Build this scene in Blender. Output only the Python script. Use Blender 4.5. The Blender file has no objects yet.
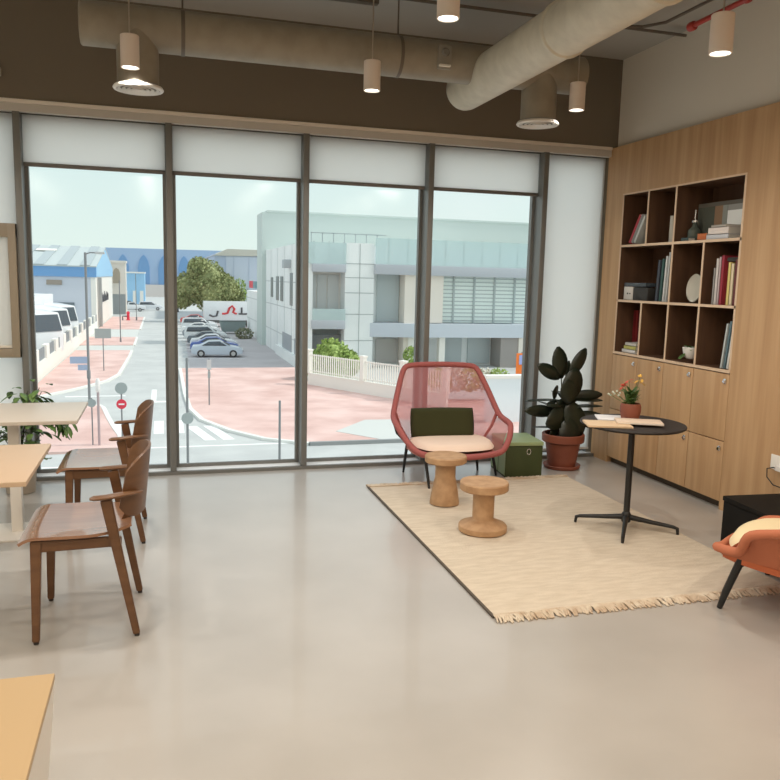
import bpy, bmesh, math, random
from mathutils import Vector, Matrix, Euler
R = math.radians
PI = math.pi
random.seed(7)
col = bpy.context.scene.collection

# ------------------------------------------------------------------ materials
def mat(name, c, rough=.6, metal=0, c2=None, scale=6, stretch=(1, 1, 1), bump=0, spec=.5, detail=4, lo=.35, hi=.65, coat=0, bscale=None):
    m = bpy.data.materials.new(name); m.use_nodes = True
    nt = m.node_tree; b = nt.nodes['Principled BSDF']
    b.inputs['Base Color'].default_value = (*c, 1); b.inputs['Roughness'].default_value = rough
    b.inputs['Metallic'].default_value = metal; b.inputs['Specular IOR Level'].default_value = spec
    b.inputs['Coat Weight'].default_value = coat
    if c2 or bump:
        tc = nt.nodes.new('ShaderNodeTexCoord'); mp = nt.nodes.new('ShaderNodeMapping')
        mp.inputs['Scale'].default_value = stretch
        nt.links.new(tc.outputs['Object'], mp.inputs['Vector'])
        n = nt.nodes.new('ShaderNodeTexNoise'); n.inputs['Scale'].default_value = scale; n.inputs['Detail'].default_value = detail
        nt.links.new(mp.outputs[0], n.inputs['Vector'])
        if c2:
            r = nt.nodes.new('ShaderNodeValToRGB')
            r.color_ramp.elements[0].position = lo; r.color_ramp.elements[0].color = (*c, 1)
            r.color_ramp.elements[1].position = hi; r.color_ramp.elements[1].color = (*c2, 1)
            nt.links.new(n.outputs['Fac'], r.inputs[0]); nt.links.new(r.outputs[0], b.inputs['Base Color'])
        if bump:
            n2 = n
            if bscale:
                n2 = nt.nodes.new('ShaderNodeTexNoise'); n2.inputs['Scale'].default_value = bscale
                nt.links.new(mp.outputs[0], n2.inputs['Vector'])
            bp = nt.nodes.new('ShaderNodeBump'); bp.inputs['Strength'].default_value = bump; bp.inputs['Distance'].default_value = .01
            nt.links.new(n2.outputs['Fac'], bp.inputs['Height']); nt.links.new(bp.outputs[0], b.inputs['Normal'])
    return m

def emis(name, c, s):
    m = bpy.data.materials.new(name); m.use_nodes = True
    nt = m.node_tree; nt.nodes.clear()
    e = nt.nodes.new('ShaderNodeEmission'); e.inputs[0].default_value = (*c, 1); e.inputs[1].default_value = s
    o = nt.nodes.new('ShaderNodeOutputMaterial'); nt.links.new(e.outputs[0], o.inputs[0])
    return m

def mixmat(name, parts):
    """parts: list of (weight, kind, colour, rough)"""
    m = bpy.data.materials.new(name); m.use_nodes = True
    nt = m.node_tree; nt.nodes.clear()
    acc = None; tot = 0
    for w, k, c, r in parts:
        n = nt.nodes.new({'t': 'ShaderNodeBsdfTransparent', 'd': 'ShaderNodeBsdfDiffuse', 'l': 'ShaderNodeBsdfTranslucent', 'g': 'ShaderNodeBsdfGlossy'}[k])
        n.inputs[0].default_value = (*c, 1)
        if k == 'g': n.inputs['Roughness'].default_value = r
        tot += w
        if acc is None: acc = n
        else:
            mx = nt.nodes.new('ShaderNodeMixShader'); mx.inputs[0].default_value = w / tot
            nt.links.new(acc.outputs[0], mx.inputs[1]); nt.links.new(n.outputs[0], mx.inputs[2]); acc = mx
    o = nt.nodes.new('ShaderNodeOutputMaterial'); nt.links.new(acc.outputs[0], o.inputs[0])
    return m

M = {}
M['floor'] = mat('grey_beige_resin', (.41, .39, .365), .30, c2=(.46, .44, .415), scale=1.6, spec=.75, coat=.25, bump=.04, bscale=3)
M['ceil'] = mat('ceiling_paint', (.42, .41, .38), .8)
M['beam'] = mat('taupe_paint', (.175, .148, .112), .8)
M['wallr'] = mat('greige_paint', (.74, .70, .62), .8)
M['oak'] = mat('oak_veneer', (.46, .275, .135), .5, c2=(.57, .365, .195), scale=2.2, stretch=(7, 7, .35), detail=6)
M['oak_edge'] = mat('oak_edging', (.72, .54, .38), .5)
M['shaded_wood'] = mat('shaded_niche_brown', (.085, .04, .02), .6, c2=(.12, .06, .03), scale=3, stretch=(5, 5, .4))  # dark brown wood, mostly the niche shade put into its colour
M['frame'] = mat('grey_aluminium', (.19, .19, .18), .45, metal=.3)
M['trimpaint'] = mat('pale_trim', (.80, .75, .68), .5)
M['ledge'] = mat('pale_aluminium_ledge', (.90, .92, .93), .35)
M['tanframe'] = mat('tan_frame', (.27, .225, .165), .5)
M['glass'] = mixmat('window_glass', [(.985, 't', (.985, .995, .99), 0), (.015, 'g', (1, 1, 1), .12)])
M['blind'] = mixmat('blind_fabric', [(.20, 'd', (.85, .84, .81), 0), (.72, 'l', (.98, .97, .95), 0), (.11, 't', (1, 1, 1), 0)])
M['blindbar'] = mat('blind_bar', (.16, .15, .14), .5)
M['duct'] = mat('duct_paint', (.27, .24, .19), .5, c2=(.31, .28, .22), scale=9, bump=.15)
M['duct_pale'] = mat('duct_fabric_wrap', (.55, .52, .43), .55, c2=(.64, .61, .51), scale=9, bump=.3)
M['white'] = mat('white_paint', (.78, .76, .72), .5)
M['pend'] = mat('pendant_pinkish_white', (.80, .71, .64), .5)
M['lamp'] = emis('lamp_glow', (1, .93, .80), 5)
M['red'] = mat('red_pipe_paint', (.38, .04, .03), .4)
M['conduit'] = mat('conduit', (.13, .11, .09), .5)
M['walnut'] = mat('walnut_brown', (.115, .052, .021), .4, c2=(.165, .078, .033), scale=3, stretch=(1, 1, 6), detail=6)
M['walnut_seat'] = mat('walnut_seat', (.26, .13, .075), .22, coat=.5, c2=(.32, .17, .10), scale=3, stretch=(1, 9, 1), detail=6)
M['foot'] = mat('dark_glide', (.03, .025, .02), .6)
M['ttop_grey'] = mat('greige_laminate', (.56, .50, .43), .4)
M['ttop_beige'] = mat('beige_laminate', (.56, .41, .28), .45)
M['ttop_cream'] = mat('cream_laminate', (.46, .32, .165), .5)
M['tleg'] = mat('white_steel', (.72, .69, .64), .4)
M['black'] = mat('black_metal', (.012, .012, .012), .45)
M['blackbox'] = mat('black_board', (.008, .007, .006), .7, spec=.2)
M['chrome'] = mat('chrome', (.8, .8, .8), .15, metal=1)
M['rug'] = mat('cream_wool', (.60, .52, .415), .95, c2=(.68, .60, .49), scale=8, stretch=(1, 4, 1), bump=.5, spec=.1, bscale=60)
M['fringe'] = mat('fringe_wool', (.66, .58, .47), .95, c2=(.52, .40, .29), scale=14, spec=.1)
M['rugedge'] = mat('dark_binding', (.10, .08, .065), .9)
M['cork'] = mat('cork_tan', (.40, .235, .12), .65, c2=(.51, .32, .175), scale=16, bump=.1)
M['green_box'] = mat('moss_green', (.040, .058, .016), .6)
M['green_lit'] = mat('window_lit_green', (.30, .39, .20), .5)  # box green with window light put into the colour, for top and left side
M['salmon'] = mat('salmon_knit', (.36, .10, .095), .8)
M['salmon_mesh'] = mixmat('salmon_mesh', [(.36, 't', (1, .90, .90), 0), (.32, 'd', (.58, .20, .20), 0), (.32, 'l', (.72, .30, .30), 0)])
M['salmon_seat'] = mat('salmon_seat', (.50, .19, .15), .8)
M['orange'] = mat('orange_knit', (.50, .16, .08), .75, bump=.1, scale=150)
M['orange_d'] = mat('deep_orange_knit', (.50, .13, .05), .75)
M['cushion'] = mat('cream_cushion', (.86, .68, .56), .85)
M['cushion_y'] = mat('butter_cushion', (.85, .72, .46), .85)
M['pillow'] = mat('olive_velvet', (.034, .036, .008), .95)
M['terra'] = mat('terracotta', (.20, .055, .03), .6, c2=(.26, .08, .045), scale=5)
M['soil'] = mat('soil', (.02, .013, .01), .95)
M['leafdark'] = mat('rubber_leaf', (.007, .011, .007), .35, c2=(.016, .024, .013), scale=5)
M['leafgreen'] = mat('fresh_leaf', (.06, .13, .03), .5, c2=(.14, .25, .06), scale=9)
M['stem'] = mat('stem', (.05, .05, .025), .6)
M['potbeige'] = mat('beige_pot', (.38, .33, .27), .6)
M['flower'] = mat('coral_petal', (.6, .10, .06), .6)
M['flower_y'] = mat('yellow_petal', (.7, .42, .08), .6)
M['page'] = mat('paper', (.80, .76, .68), .8)
def flat(c, r=.6): 
    k = 'c_%d_%d_%d' % tuple(int(x * 255) for x in c)
    if k not in M: M[k] = mat(k, c, r)
    return M[k]
# outdoors: pale colours with the haze mixed in
M['asphalt'] = mat('asphalt', (.50, .51, .50), .8, c2=(.57, .58, .565), scale=.6)
M['lot'] = mat('parking_asphalt', (.46, .43, .44), .85, c2=(.52, .49, .50), scale=.4)
M['brick'] = mat('pink_paving', (.64, .41, .365), .85, c2=(.80, .57, .52), scale=.5, detail=8)
M['pale'] = mat('pale_concrete', (.62, .63, .60), .8)
M['kerb'] = mat('kerb_white', (.80, .80, .76), .8)
M['line'] = mat('road_paint', (.88, .88, .86), .8)
M['bwhite'] = mat('pale_render', (.80, .83, .82), .8, c2=(.86, .89, .88), scale=.3)
M['btall'] = mat('pale_green_cladding', (.56, .64, .61), .7)
M['bgrey'] = mat('slab_grey', (.46, .49, .53), .7)
M['bcream'] = mat('cream_render', (.80, .74, .66), .8)
M['bglass'] = mat('tinted_facade_glass', (.46, .52, .53), .25)
M['louver'] = mat('glazed_louvre', (.80, .88, .84), .4)
M['louvline'] = mat('louvre_line', (.42, .48, .48), .6)
M['railglass'] = mixmat('parapet_glass', [(.45, 't', (.95, 1, 1), 0), (.55, 'd', (.62, .74, .74), 0)])
M['dkwin'] = mat('dark_window', (.16, .18, .18), .3)
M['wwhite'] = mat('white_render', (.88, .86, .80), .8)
M['wshade'] = mat('shaded_white_render', (.62, .66, .74), .8)  # white wall facing the camera, its bluish shade put into the colour
M['blue'] = mat('blue_cladding', (.16, .36, .66), .6)
M['blue_l'] = mat('light_blue_cladding', (.35, .62, .86), .6)
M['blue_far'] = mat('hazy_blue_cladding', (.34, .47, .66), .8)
M['blue_arch'] = mat('deep_blue_arch', (.16, .32, .56), .7)
M['roof'] = mat('ribbed_roof', (.52, .58, .58), .6)
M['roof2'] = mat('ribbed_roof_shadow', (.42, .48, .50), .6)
M['lilac'] = mat('pale_blue_cladding', (.48, .56, .72), .7)
M['pole'] = mat('galvanised', (.22, .23, .24), .6)
M['signback'] = mat('sign_back_grey', (.36, .40, .40), .6)
M['signred'] = mat('sign_red', (.75, .03, .07), .5)
M['signorange'] = mat('sign_orange', (.95, .22, .03), .5)
M['signblue'] = mat('sign_blue', (.36, .44, .60), .6)
M['carwhite'] = mat('car_white', (.80, .82, .84), .3, coat=.5)
M['carglass'] = mat('car_glass', (.07, .09, .11), .15)
M['tyre'] = mat('tyre', (.04, .04, .045), .8)
M['treeleaf'] = mat('tree_leaf', (.19, .23, .09), .8, c2=(.42, .45, .21), scale=.35)  # green made lighter and greyer to include the distance haze
M['bushleaf'] = mat('bush_leaf', (.20, .30, .06), .8, c2=(.45, .58, .18), scale=2)
M['dumpster'] = mat('dumpster_grey_green', (.22, .28, .28), .7)

# ------------------------------------------------------------------ mesh helpers
class MB:
    """collects shapes and links them as ONE mesh object"""
    def __init__(s): s.bm = bmesh.new(); s.mats = []
    def mi(s, m):
        if m not in s.mats: s.mats.append(m)
        return s.mats.index(m)
    def _tag(s, faces, m):
        i = s.mi(m)
        for f in faces: f.material_index = i
    def box(s, x0, x1, y0, y1, z0, z1, m, bev=0, T=None):
        vs = [s.bm.verts.new(Vector(p)) for p in [(x0,y0,z0),(x1,y0,z0),(x1,y1,z0),(x0,y1,z0),(x0,y0,z1),(x1,y0,z1),(x1,y1,z1),(x0,y1,z1)]]
        fs = [s.bm.faces.new([vs[i] for i in q]) for q in [(3,2,1,0),(4,5,6,7),(0,1,5,4),(1,2,6,5),(2,3,7,6),(3,0,4,7)]]
        s._tag(fs, m)
        if T is not None:
            for v in vs: v.co = T @ v.co
        if bev:
            es = list({e for f in fs for e in f.edges})
            r = bmesh.ops.bevel(s.bm, geom=es, offset=bev, segments=2, profile=.6, affect='EDGES')
            s._tag([f for f in r['faces']], m)
        return s
    def prism(s, pts, a, b, m, axis='z', bev=0, T=None):
        """pts polygon (2D) extruded from a to b along axis; x/y order kept"""
        f3 = {'z': lambda p, t: (p[0], p[1], t), 'y': lambda p, t: (p[0], t, p[1]), 'x': lambda p, t: (t, p[0], p[1])}[axis]
        lo = [s.bm.verts.new(Vector(f3(p, a))) for p in pts]; hi = [s.bm.verts.new(Vector(f3(p, b))) for p in pts]
        n = len(pts); fs = [s.bm.faces.new(lo[::-1]), s.bm.faces.new(hi)]
        for i in range(n): fs.append(s.bm.faces.new([lo[i], lo[(i+1)%n], hi[(i+1)%n], hi[i]]))
        s._tag(fs, m)
        bmesh.ops.recalc_face_normals(s.bm, faces=fs)
        if T is not None:
            for v in lo + hi: v.co = T @ v.co
        if bev:
            es = list({e for f in fs for e in f.edges})
            r = bmesh.ops.bevel(s.bm, geom=es, offset=bev, segments=2, profile=.6, affect='EDGES'); s._tag(r['faces'], m)
        return s
    def lathe(s, prof, m, n=40, c=(0,0,0), T=None, cap=True, sx=1, sy=1):
        rings = []
        for r, z in prof:
            rings.append([s.bm.verts.new(Vector((c[0]+max(r,1e-4)*sx*math.cos(2*PI*i/n), c[1]+max(r,1e-4)*sy*math.sin(2*PI*i/n), c[2]+z))) for i in range(n)])
        fs = []
        for a, b in zip(rings, rings[1:]):
            for i in range(n): fs.append(s.bm.faces.new([a[i], a[(i+1)%n], b[(i+1)%n], b[i]]))
        if cap:
            fs.append(s.bm.faces.new(rings[0][::-1])); fs.append(s.bm.faces.new(rings[-1]))
        s._tag(fs, m)
        if T is not None:
            for rg in rings:
                for v in rg: v.co = T @ v.co
        return s
    def tube(s, path, rad, m, n=12, caps=True, flatten=None):
        """path: list of points, rad: number or list; parallel frames"""
        P = [Vector(p) for p in path]; k = len(P)
        rr = rad if isinstance(rad, (list, tuple)) else [rad]*k
        rings = []; up = None
        for i in range(k):
            t = (P[min(i+1,k-1)] - P[max(i-1,0)]).normalized()
            if up is None:
                up = Vector((0,0,1)) if abs(t.z) < .9 else Vector((1,0,0))
            a = up - t*up.dot(t); a.normalize(); b = t.cross(a); up = a
            f = flatten or (1, 1)
            rings.append([s.bm.verts.new(P[i] + a*(rr[i]*f[0]*math.cos(2*PI*j/n)) + b*(rr[i]*f[1]*math.sin(2*PI*j/n))) for j in range(n)])
        fs = []
        for A, B in zip(rings, rings[1:]):
            for j in range(n): fs.append(s.bm.faces.new([A[j], A[(j+1)%n], B[(j+1)%n], B[j]]))
        if caps: fs.append(s.bm.faces.new(rings[0][::-1])); fs.append(s.bm.faces.new(rings[-1]))
        s._tag(fs, m); return s
    def bar(s, p, q, w0, d0, w1, d1, m, bev=.004, side=(0,1,0)):
        """tapered rectangular bar p->q; w across `side`-normal, d along side"""
        p, q = Vector(p), Vector(q); t = (q-p).normalized(); sd = Vector(side); sd = (sd - t*sd.dot(t)).normalized(); w = t.cross(sd)
        vs = []
        for c, a, b in ((p, w0, d0), (q, w1, d1)):
            for i, j in ((-1,-1),(1,-1),(1,1),(-1,1)): vs.append(s.bm.verts.new(c + w*(a/2*i) + sd*(b/2*j)))
        fs = [s.bm.faces.new([vs[i] for i in g]) for g in [(3,2,1,0),(4,5,6,7),(0,1,5,4),(1,2,6,5),(2,3,7,6),(3,0,4,7)]]
        s._tag(fs, m); bmesh.ops.recalc_face_normals(s.bm, faces=fs)
        if bev:
            r = bmesh.ops.bevel(s.bm, geom=list({e for f in fs for e in f.edges}), offset=bev, segments=2, affect='EDGES'); s._tag(r['faces'], m)
        return s
    def grid(s, fn, nu, nv, m, closed_u=False):
        """surface fn(u,v) with u,v in 0..1"""
        V = [[s.bm.verts.new(Vector(fn(i/nu, j/nv))) for j in range(nv+1)] for i in range(nu+1)]
        fs = []
        for i in range(nu):
            for j in range(nv): fs.append(s.bm.faces.new([V[i][j], V[i+1][j], V[i+1][j+1], V[i][j+1]]))
        s._tag(fs, m); return V
    def slab(s, fn, nu, nv, th, m):
        """solid shell: fn surface thickened along its normals by th"""
        e = 1e-3
        def nrm(u, v):
            a = Vector(fn(min(u+e,1), v)) - Vector(fn(max(u-e,0), v)); b = Vector(fn(u, min(v+e,1))) - Vector(fn(u, max(v-e,0)))
            return a.cross(b).normalized()
        A = s.grid(fn, nu, nv, m)
        B = s.grid(lambda u, v: Vector(fn(u, v)) - nrm(u, v)*th, nu, nv, m)
        fs = []
        for i in range(nu):
            fs.append(s.bm.faces.new([A[i+1][0], A[i][0], B[i][0], B[i+1][0]])); fs.append(s.bm.faces.new([A[i][nv], A[i+1][nv], B[i+1][nv], B[i][nv]]))
        for j in range(nv):
            fs.append(s.bm.faces.new([A[0][j], A[0][j+1], B[0][j+1], B[0][j]])); fs.append(s.bm.faces.new([A[nu][j+1], A[nu][j], B[nu][j], B[nu][j+1]]))
        s._tag(fs, m); bmesh.ops.recalc_face_normals(s.bm, faces=list(s.bm.faces)); return s
    def ball(s, c, r, m, sub=2, sc=(1,1,1)):
        g = bmesh.ops.create_icosphere(s.bm, subdivisions=sub, radius=1)
        for v in g['verts']: v.co = Vector((c[0]+v.co.x*r*sc[0], c[1]+v.co.y*r*sc[1], c[2]+v.co.z*r*sc[2]))
        s._tag({f for v in g['verts'] for f in v.link_faces}, m); return s
    def leaf(s, base, direction, L, Wd, m, droop=.25, fold=.15, n=6, up=(0,0,1)):
        d = Vector(direction).normalized(); up = Vector(up); sd = d.cross(up)
        if sd.length < .05: sd = Vector((1,0,0))
        sd.normalize(); nn = sd.cross(d).normalized(); base = Vector(base)
        rows = []
        for i in range(n+1):
            t = i/n; w = Wd/2*math.sin(PI*min(1, t*.95+.03))**.62
            c = base + d*(L*t) - Vector((0,0,1))*(droop*L*t*t)
            rows.append([s.bm.verts.new(c - sd*w + nn*(fold*w)), s.bm.verts.new(c), s.bm.verts.new(c + sd*w + nn*(fold*w))])
        fs = []
        for a, b in zip(rows, rows[1:]):
            fs.append(s.bm.faces.new([a[0], a[1], b[1], b[0]])); fs.append(s.bm.faces.new([a[1], a[2], b[2], b[1]]))
        s._tag(fs, m); return s
    def build(s, name, parent=None, smooth=True, ang=35, loc=None, sub=0, solid=0):
        me = bpy.data.meshes.new(name)
        s.bm.normal_update()
        if smooth:
            for f in s.bm.faces: f.smooth = True
            for e in s.bm.edges:
                if len(e.link_faces) == 2:
                    try:
                        if e.calc_face_angle() > R(ang): e.smooth = False
                    except Exception: pass
        s.bm.to_mesh(me); s.bm.free()
        for m in s.mats: me.materials.append(m)
        o = bpy.data.objects.new(name, me); col.objects.link(o)
        if parent: o.parent = parent
        if loc: o.location = loc
        if solid:
            md = o.modifiers.new('solid', 'SOLIDIFY'); md.thickness = solid; md.offset = 0
        if sub:
            md = o.modifiers.new('sub', 'SUBSURF'); md.levels = sub; md.render_levels = sub
        return o

def struct(o): o['kind'] = 'structure'; return o
def tag(o, label, cat, group=None):
    o['label'] = label; o['category'] = cat
    if group: o['group'] = group
    return o
def thing(name, label, cat, loc=(0,0,0), rz=0, group=None):
    o = bpy.data.objects.new(name, None); col.objects.link(o); o.empty_display_size = .1
    o.location = loc; o.rotation_euler = (0, 0, rz)
    return tag(o, label, cat, group)
def dup(root, loc, rz=0, label=None, scale=None):
    r = root.copy(); col.objects.link(r); r.location = loc; r.rotation_euler = (0, 0, rz)
    if label: r['label'] = label
    if scale: r.scale = scale
    for ch in list(root.children):
        c = ch.copy(); col.objects.link(c); c.parent = r
        for g in ch.children:
            d = g.copy(); col.objects.link(d); d.parent = c
    return r

XR, XW, ZT, ZC = 3.927, 3.98, 2.858, 3.615
WL, WB = -4.30, -9.5            # left wall x, back wall y
MX = [-1.011 + 1.0728*i for i in range(-3, 5)]     # mullion centres
# ------------------------------------------------------------------ room shell
struct(MB().box(WL, 4.4, WB, .2, -.25, 0, M['floor']).build('floor'))
struct(MB().box(WL, 4.4, WB, .2, ZC, ZC+.2, M['ceil']).build('ceiling'))
struct(MB().box(WL, 4.4, 0, .22, ZT, ZC, M['beam']).build('wall_front'))
struct(MB().box(XW, 4.4, WB, 0, ZT-.008, ZC, M['wallr']).build('wall_right'))
struct(MB().box(WL-.2, WL, WB, .2, -.25, ZC, M['wallr']).build('wall_left'))
struct(MB().box(WL, 4.4, WB-.2, WB, -.25, ZC, M['wallr']).build('wall_back'))
# building floor slab edge / lower facade outside, below the windows
struct(MB().box(WL-6, 10, -12, .24, -5.5, -.26, M['bwhite']).build('wall_outside_lower'))
# header trim
struct(MB().box(WL, XR+.05, .14, .215, ZT-.14, ZT+.01, M['frame']).box(XR-.03, XR+.05, .10, .215, 0, ZT, M['frame']).build('trim_30'))
struct(MB().box(WL, XR-.004, -.012, .05, ZT-.028, ZT-.001, M['trimpaint'], .004).box(WL, XR-.004, .0, .06, ZT-.085, ZT-.03, flat((.55,.53,.49))).build('trim_1'))
# sill: low inner frame, pale outer ledge
struct(MB().box(WL, XR+.02, -.005, .03, 0, .028, M['frame']).box(WL, XR+.02, .03, .20, 0, .022, M['ledge']).box(WL, XR+.02, .165, .195, .022, .05, M['frame']).build('trim_2'))
for i, x in enumerate(MX):
    mb = MB().box(x-.024, x+.024, 0, .155, .029, ZT-.086, M['frame'], .003)
    mb.box(x-.05, x+.05, .15, .2, .05, ZT-.05, M['frame'])
    struct(mb.build('trim_%d' % (i+3)))
edges = [WL] + MX + [XR+.02]
for i in range(len(edges)-1):
    a, b = edges[i], edges[i+1]
    struct(MB().box(a+.03, b-.03, .172, .18, .05, ZT-.06, M['glass']).build('window_%d' % (i+1)))
# roller blinds
def blind(i, zb, label):
    a, b = edges[i]+.028, edges[i+1]-.03
    t = thing('roller_blind', label, 'blind', ((a+b)/2, .09, ZT-.09), group='roller blinds on the window wall')
    w = (b-a)/2
    MB().box(-w, w, -.0015, .0015, zb-(ZT-.09), 0, M['blind']).build('blind_fabric', t)
    if zb > .2: MB().box(-w, w, -.012, .012, zb-.03-(ZT-.09), zb-(ZT-.09), M['blindbar'], .004).build('bottom_bar', t)
    else: MB().box(-w, w, -.012, .012, zb-.02-(ZT-.09), zb-(ZT-.09), M['white'], .004).build('bottom_bar', t)
    return t
names = {0: 'pale blind pulled right down on the window farthest left, out past the tan sash', 1: 'pale blind pulled right down in the second bay from the left wall',
 2: 'pale blind drawn down over the third bay behind the seating', 3: 'fully lowered blind behind the tan framed sash on the far left',
 4: 'half raised blind above the view of the lamp post and trucks', 5: 'short blind above the view of the parked cars and tree',
 6: 'short blind above the salmon lounge chair, left of the slim mullion', 7: 'short blind in the window with the glazed louvre facade behind',
 8: 'fully lowered pale blind behind the rubber plant beside the oak wall'}
for i in range(9): blind(i, 2.425 if 4 <= i <= 7 else .075, names[i])
# tan framed sash in front of the leftmost visible bay
x1 = MX[3]-.028; x0 = x1-.98
sash = MB()
for a in [(x0, x1, .97, 1.04), (x0, x1, 1.865, 1.965)]: sash.box(a[0], a[1], -.035, .03, a[2], a[3], M['tanframe'], .004)
for a in [(x0, x0+.055), (x1-.055, x1)]: sash.box(a[0], a[1], -.036, .03, .972, 1.963, M['tanframe'], .004)
sash.box(x0+.05, x1-.05, -.005, .0, 1.0, 1.9, M['blind'])
sash.box(x0+.05, x1-.05, -.02, .02, 1.045, 1.06, flat((.7,.66,.58)))
struct(sash.build('window_10'))

# ------------------------------------------------------------------ oak wall and bookcase
YN = [-.235, -.604, -.975, -1.353, -1.735]; ZN = [1.033, 1.487, 1.968, 2.415]
struct(MB().box(XR, 4.4, -1.757, -.2215, ZN[3]+.0095, ZT-.01, M['oak']).build('trim_20'))      # oak panelling above the bookcase
struct(MB().box(XR, 4.4, -.2215, .05, .0, ZT-.01, M['oak']).build('trim_21'))                    # left of it
struct(MB().box(XR, 4.4, WB, YN[4]+.013-.035, .0, ZT-.01, M['oak']).build('trim_22'))                 # right of it
bc = thing('built_in_bookcase', 'oak built-in bookcase with dark open cubbies above flush locker doors', 'bookcase', (XR, 0, 0))
ya, yb = YN[4]-.02, YN[0]+.012     # -1.755 .. -.223
D = .34
c = MB()
c.box(.004, D, ya, yb, ZN[3], ZN[3]+.008, M['shaded_wood']).box(D, D+.02, ya, yb, .06, ZN[3]+.008, M['shaded_wood'])
c.box(.004, D, ya-.001, ya+.018, ZN[0], ZN[3], M['shaded_wood']).box(.004, D, yb-.016, yb, ZN[0], ZN[3], M['shaded_wood'])
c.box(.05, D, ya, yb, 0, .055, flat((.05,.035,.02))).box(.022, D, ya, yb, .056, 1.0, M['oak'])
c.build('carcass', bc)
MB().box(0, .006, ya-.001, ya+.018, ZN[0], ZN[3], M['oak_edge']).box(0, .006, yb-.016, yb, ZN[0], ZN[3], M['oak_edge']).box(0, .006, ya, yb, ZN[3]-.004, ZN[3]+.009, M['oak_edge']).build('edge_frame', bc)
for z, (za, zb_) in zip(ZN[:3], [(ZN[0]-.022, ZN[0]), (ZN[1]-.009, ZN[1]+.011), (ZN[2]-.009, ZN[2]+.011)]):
    s = MB().box(.005, D-.001, ya+.001, yb-.001, za, zb_, M['shaded_wood']).box(-.004 if z == ZN[0] else 0, .005, ya+.001, yb-.001, za, zb_, M['oak_edge'])
    s.build('shelf', bc)
def divider(k, r):
    z0, z1 = [(ZN[0], ZN[1]-.009), (ZN[1]+.011, ZN[2]-.009), (ZN[2]+.011, ZN[3])][r]
    y = YN[k]
    MB().box(.006, D-.002, y-.009, y+.009, z0, z1, M['shaded_wood']).box(.001, .006, y-.009, y+.009, z0, z1, M['oak_edge']).build('divider', bc)
for k, r in [(1,0),(2,0),(3,0),(2,1),(3,1),(1,2),(2,2)]: divider(k, r)
for r, (z0, z1) in enumerate([(.06, .505), (.512, 1.003)]):
    for k in range(4):
        y1_, y0_ = YN[k]-.003, YN[k+1]+.003
        if k == 0: y1_ = yb-.002
        if k == 3: y0_ = ya+.002
        d = MB().box(-.0, .02, y0_, y1_, z0, z1, M['oak'], .0015).build('locker_door', bc)
        lz = z1-.055; ly = y0_+.04
        lk = MB().box(-.008, 0, ly-.014, ly+.014, lz-.016, lz+.02, M['chrome'], .003).lathe([(.011,-.018),(.011,0)], M['chrome'], 16, T=Matrix.Translation((0,ly,lz))@Matrix.Rotation(R(90),4,'Y')).build('lock', d)
        lk['label'] = 'small chrome cam lock'
# ------------------------------------------------------------------ books and ornaments
def book(name, label, c, t, h, d, loc, lean=0, flatz=False, rz=0, group=None, pages=True):
    """t thickness along y, h height, d depth along +x (spine faces -x); lean about x"""
    mb = MB(); cm = flat(c)
    ct = min(.003, t*.18)
    mb.box(0, d, -t/2, -t/2+ct, 0, h, cm); mb.box(0, d, t/2-ct, t/2, 0, h, cm); mb.box(0, ct, -t/2, t/2, 0, h, cm, .0008)
    mb.box(ct, d-.004, -t/2+ct, t/2-ct, .003, h-.003, M['page'])
    o = mb.build(name)
    o.location = loc
    if flatz: o.rotation_euler = (R(90), 0, rz)
    else: o.rotation_euler = (lean, 0, rz)
    return tag(o, label, 'book', group)
xs = XR+.03
def sh(r): return [ZN[0], ZN[1]+.011, ZN[2]+.011][r]+.001
g = 'books in the oak bookcase'
# top row, first cubby: leaning
book('book', 'crimson red book leaning in the top left cubby', (.50,.05,.07), .028, .27, .2, (xs, -.320, sh(2)+.016), lean=R(31), group=g)
book('book', 'grey book leaning between the crimson and white ones, top left cubby', (.33,.34,.34), .028, .27, .2, (xs, -.357, sh(2)+.016), lean=R(31), group=g)
book('book', 'pale grey-white book leaning against the divider of the top left cubby', (.66,.70,.68), .028, .255, .2, (xs, -.396, sh(2)+.016), lean=R(31), group=g)
book('book', 'single beige-grey book upright alone in the second top cubby', (.46,.43,.37), .045, .21, .2, (xs, -.90, sh(2)), group=g)
# top wide cubby
y = -1.475
book('book', 'pale blue-white book at the bottom of the flat pile in the wide top cubby', (.60,.62,.66), .035, .24, .155, (xs-.005, y+.13, sh(2)+.018), flatz=True, group=g)
book('book', 'thick white book in the middle of the flat pile in the wide top cubby', (.75,.68,.64), .05, .22, .15, (xs, y+.12, sh(2)+.062), flatz=True, group=g)
book('book', 'thin grey book on top of the flat pile in the wide top cubby', (.45,.42,.38), .018, .16, .14, (xs, y+.09, sh(2)+.097), flatz=True, group=g)
book('book', 'small orange book lying flat beside the white pile, wide top cubby', (.50,.14,.04), .05, .10, .15, (xs, -1.235, sh(2)+.026), flatz=True, group=g)
book('book', 'dark teal booklet lying flat left of the orange book, wide top cubby', (.05,.08,.08), .025, .09, .065, (xs-.01, -1.05, sh(2)+.014), flatz=True, group=g)
pf = thing('glazed_picture', 'glossy glazed picture leaning at the back of the wide top cubby', 'picture', (4.125, -1.275, sh(2)))
MB().box(0, .015, -.275, .275, 0, .30, flat((.12,.11,.09)), .003).build('frame', pf)
art = MB().box(-.002, 0, -.268, .268, .008, .268, flat((.10,.11,.09), .12)).box(-.004, -.002, -.268, -.075, .008, .225, flat((.88,.90,.88))).box(-.004, -.002, -.268, -.075, .225, .268, flat((.30,.30,.28))).box(-.004, -.002, -.07, -.02, .008, .268, flat((.27,.29,.26))).box(-.004, -.002, -.02, .07, .008, .268, flat((.26,.16,.09)))  # white block is the window reflection painted onto the sheet
art.build('sheet_with_reflection', pf)
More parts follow.
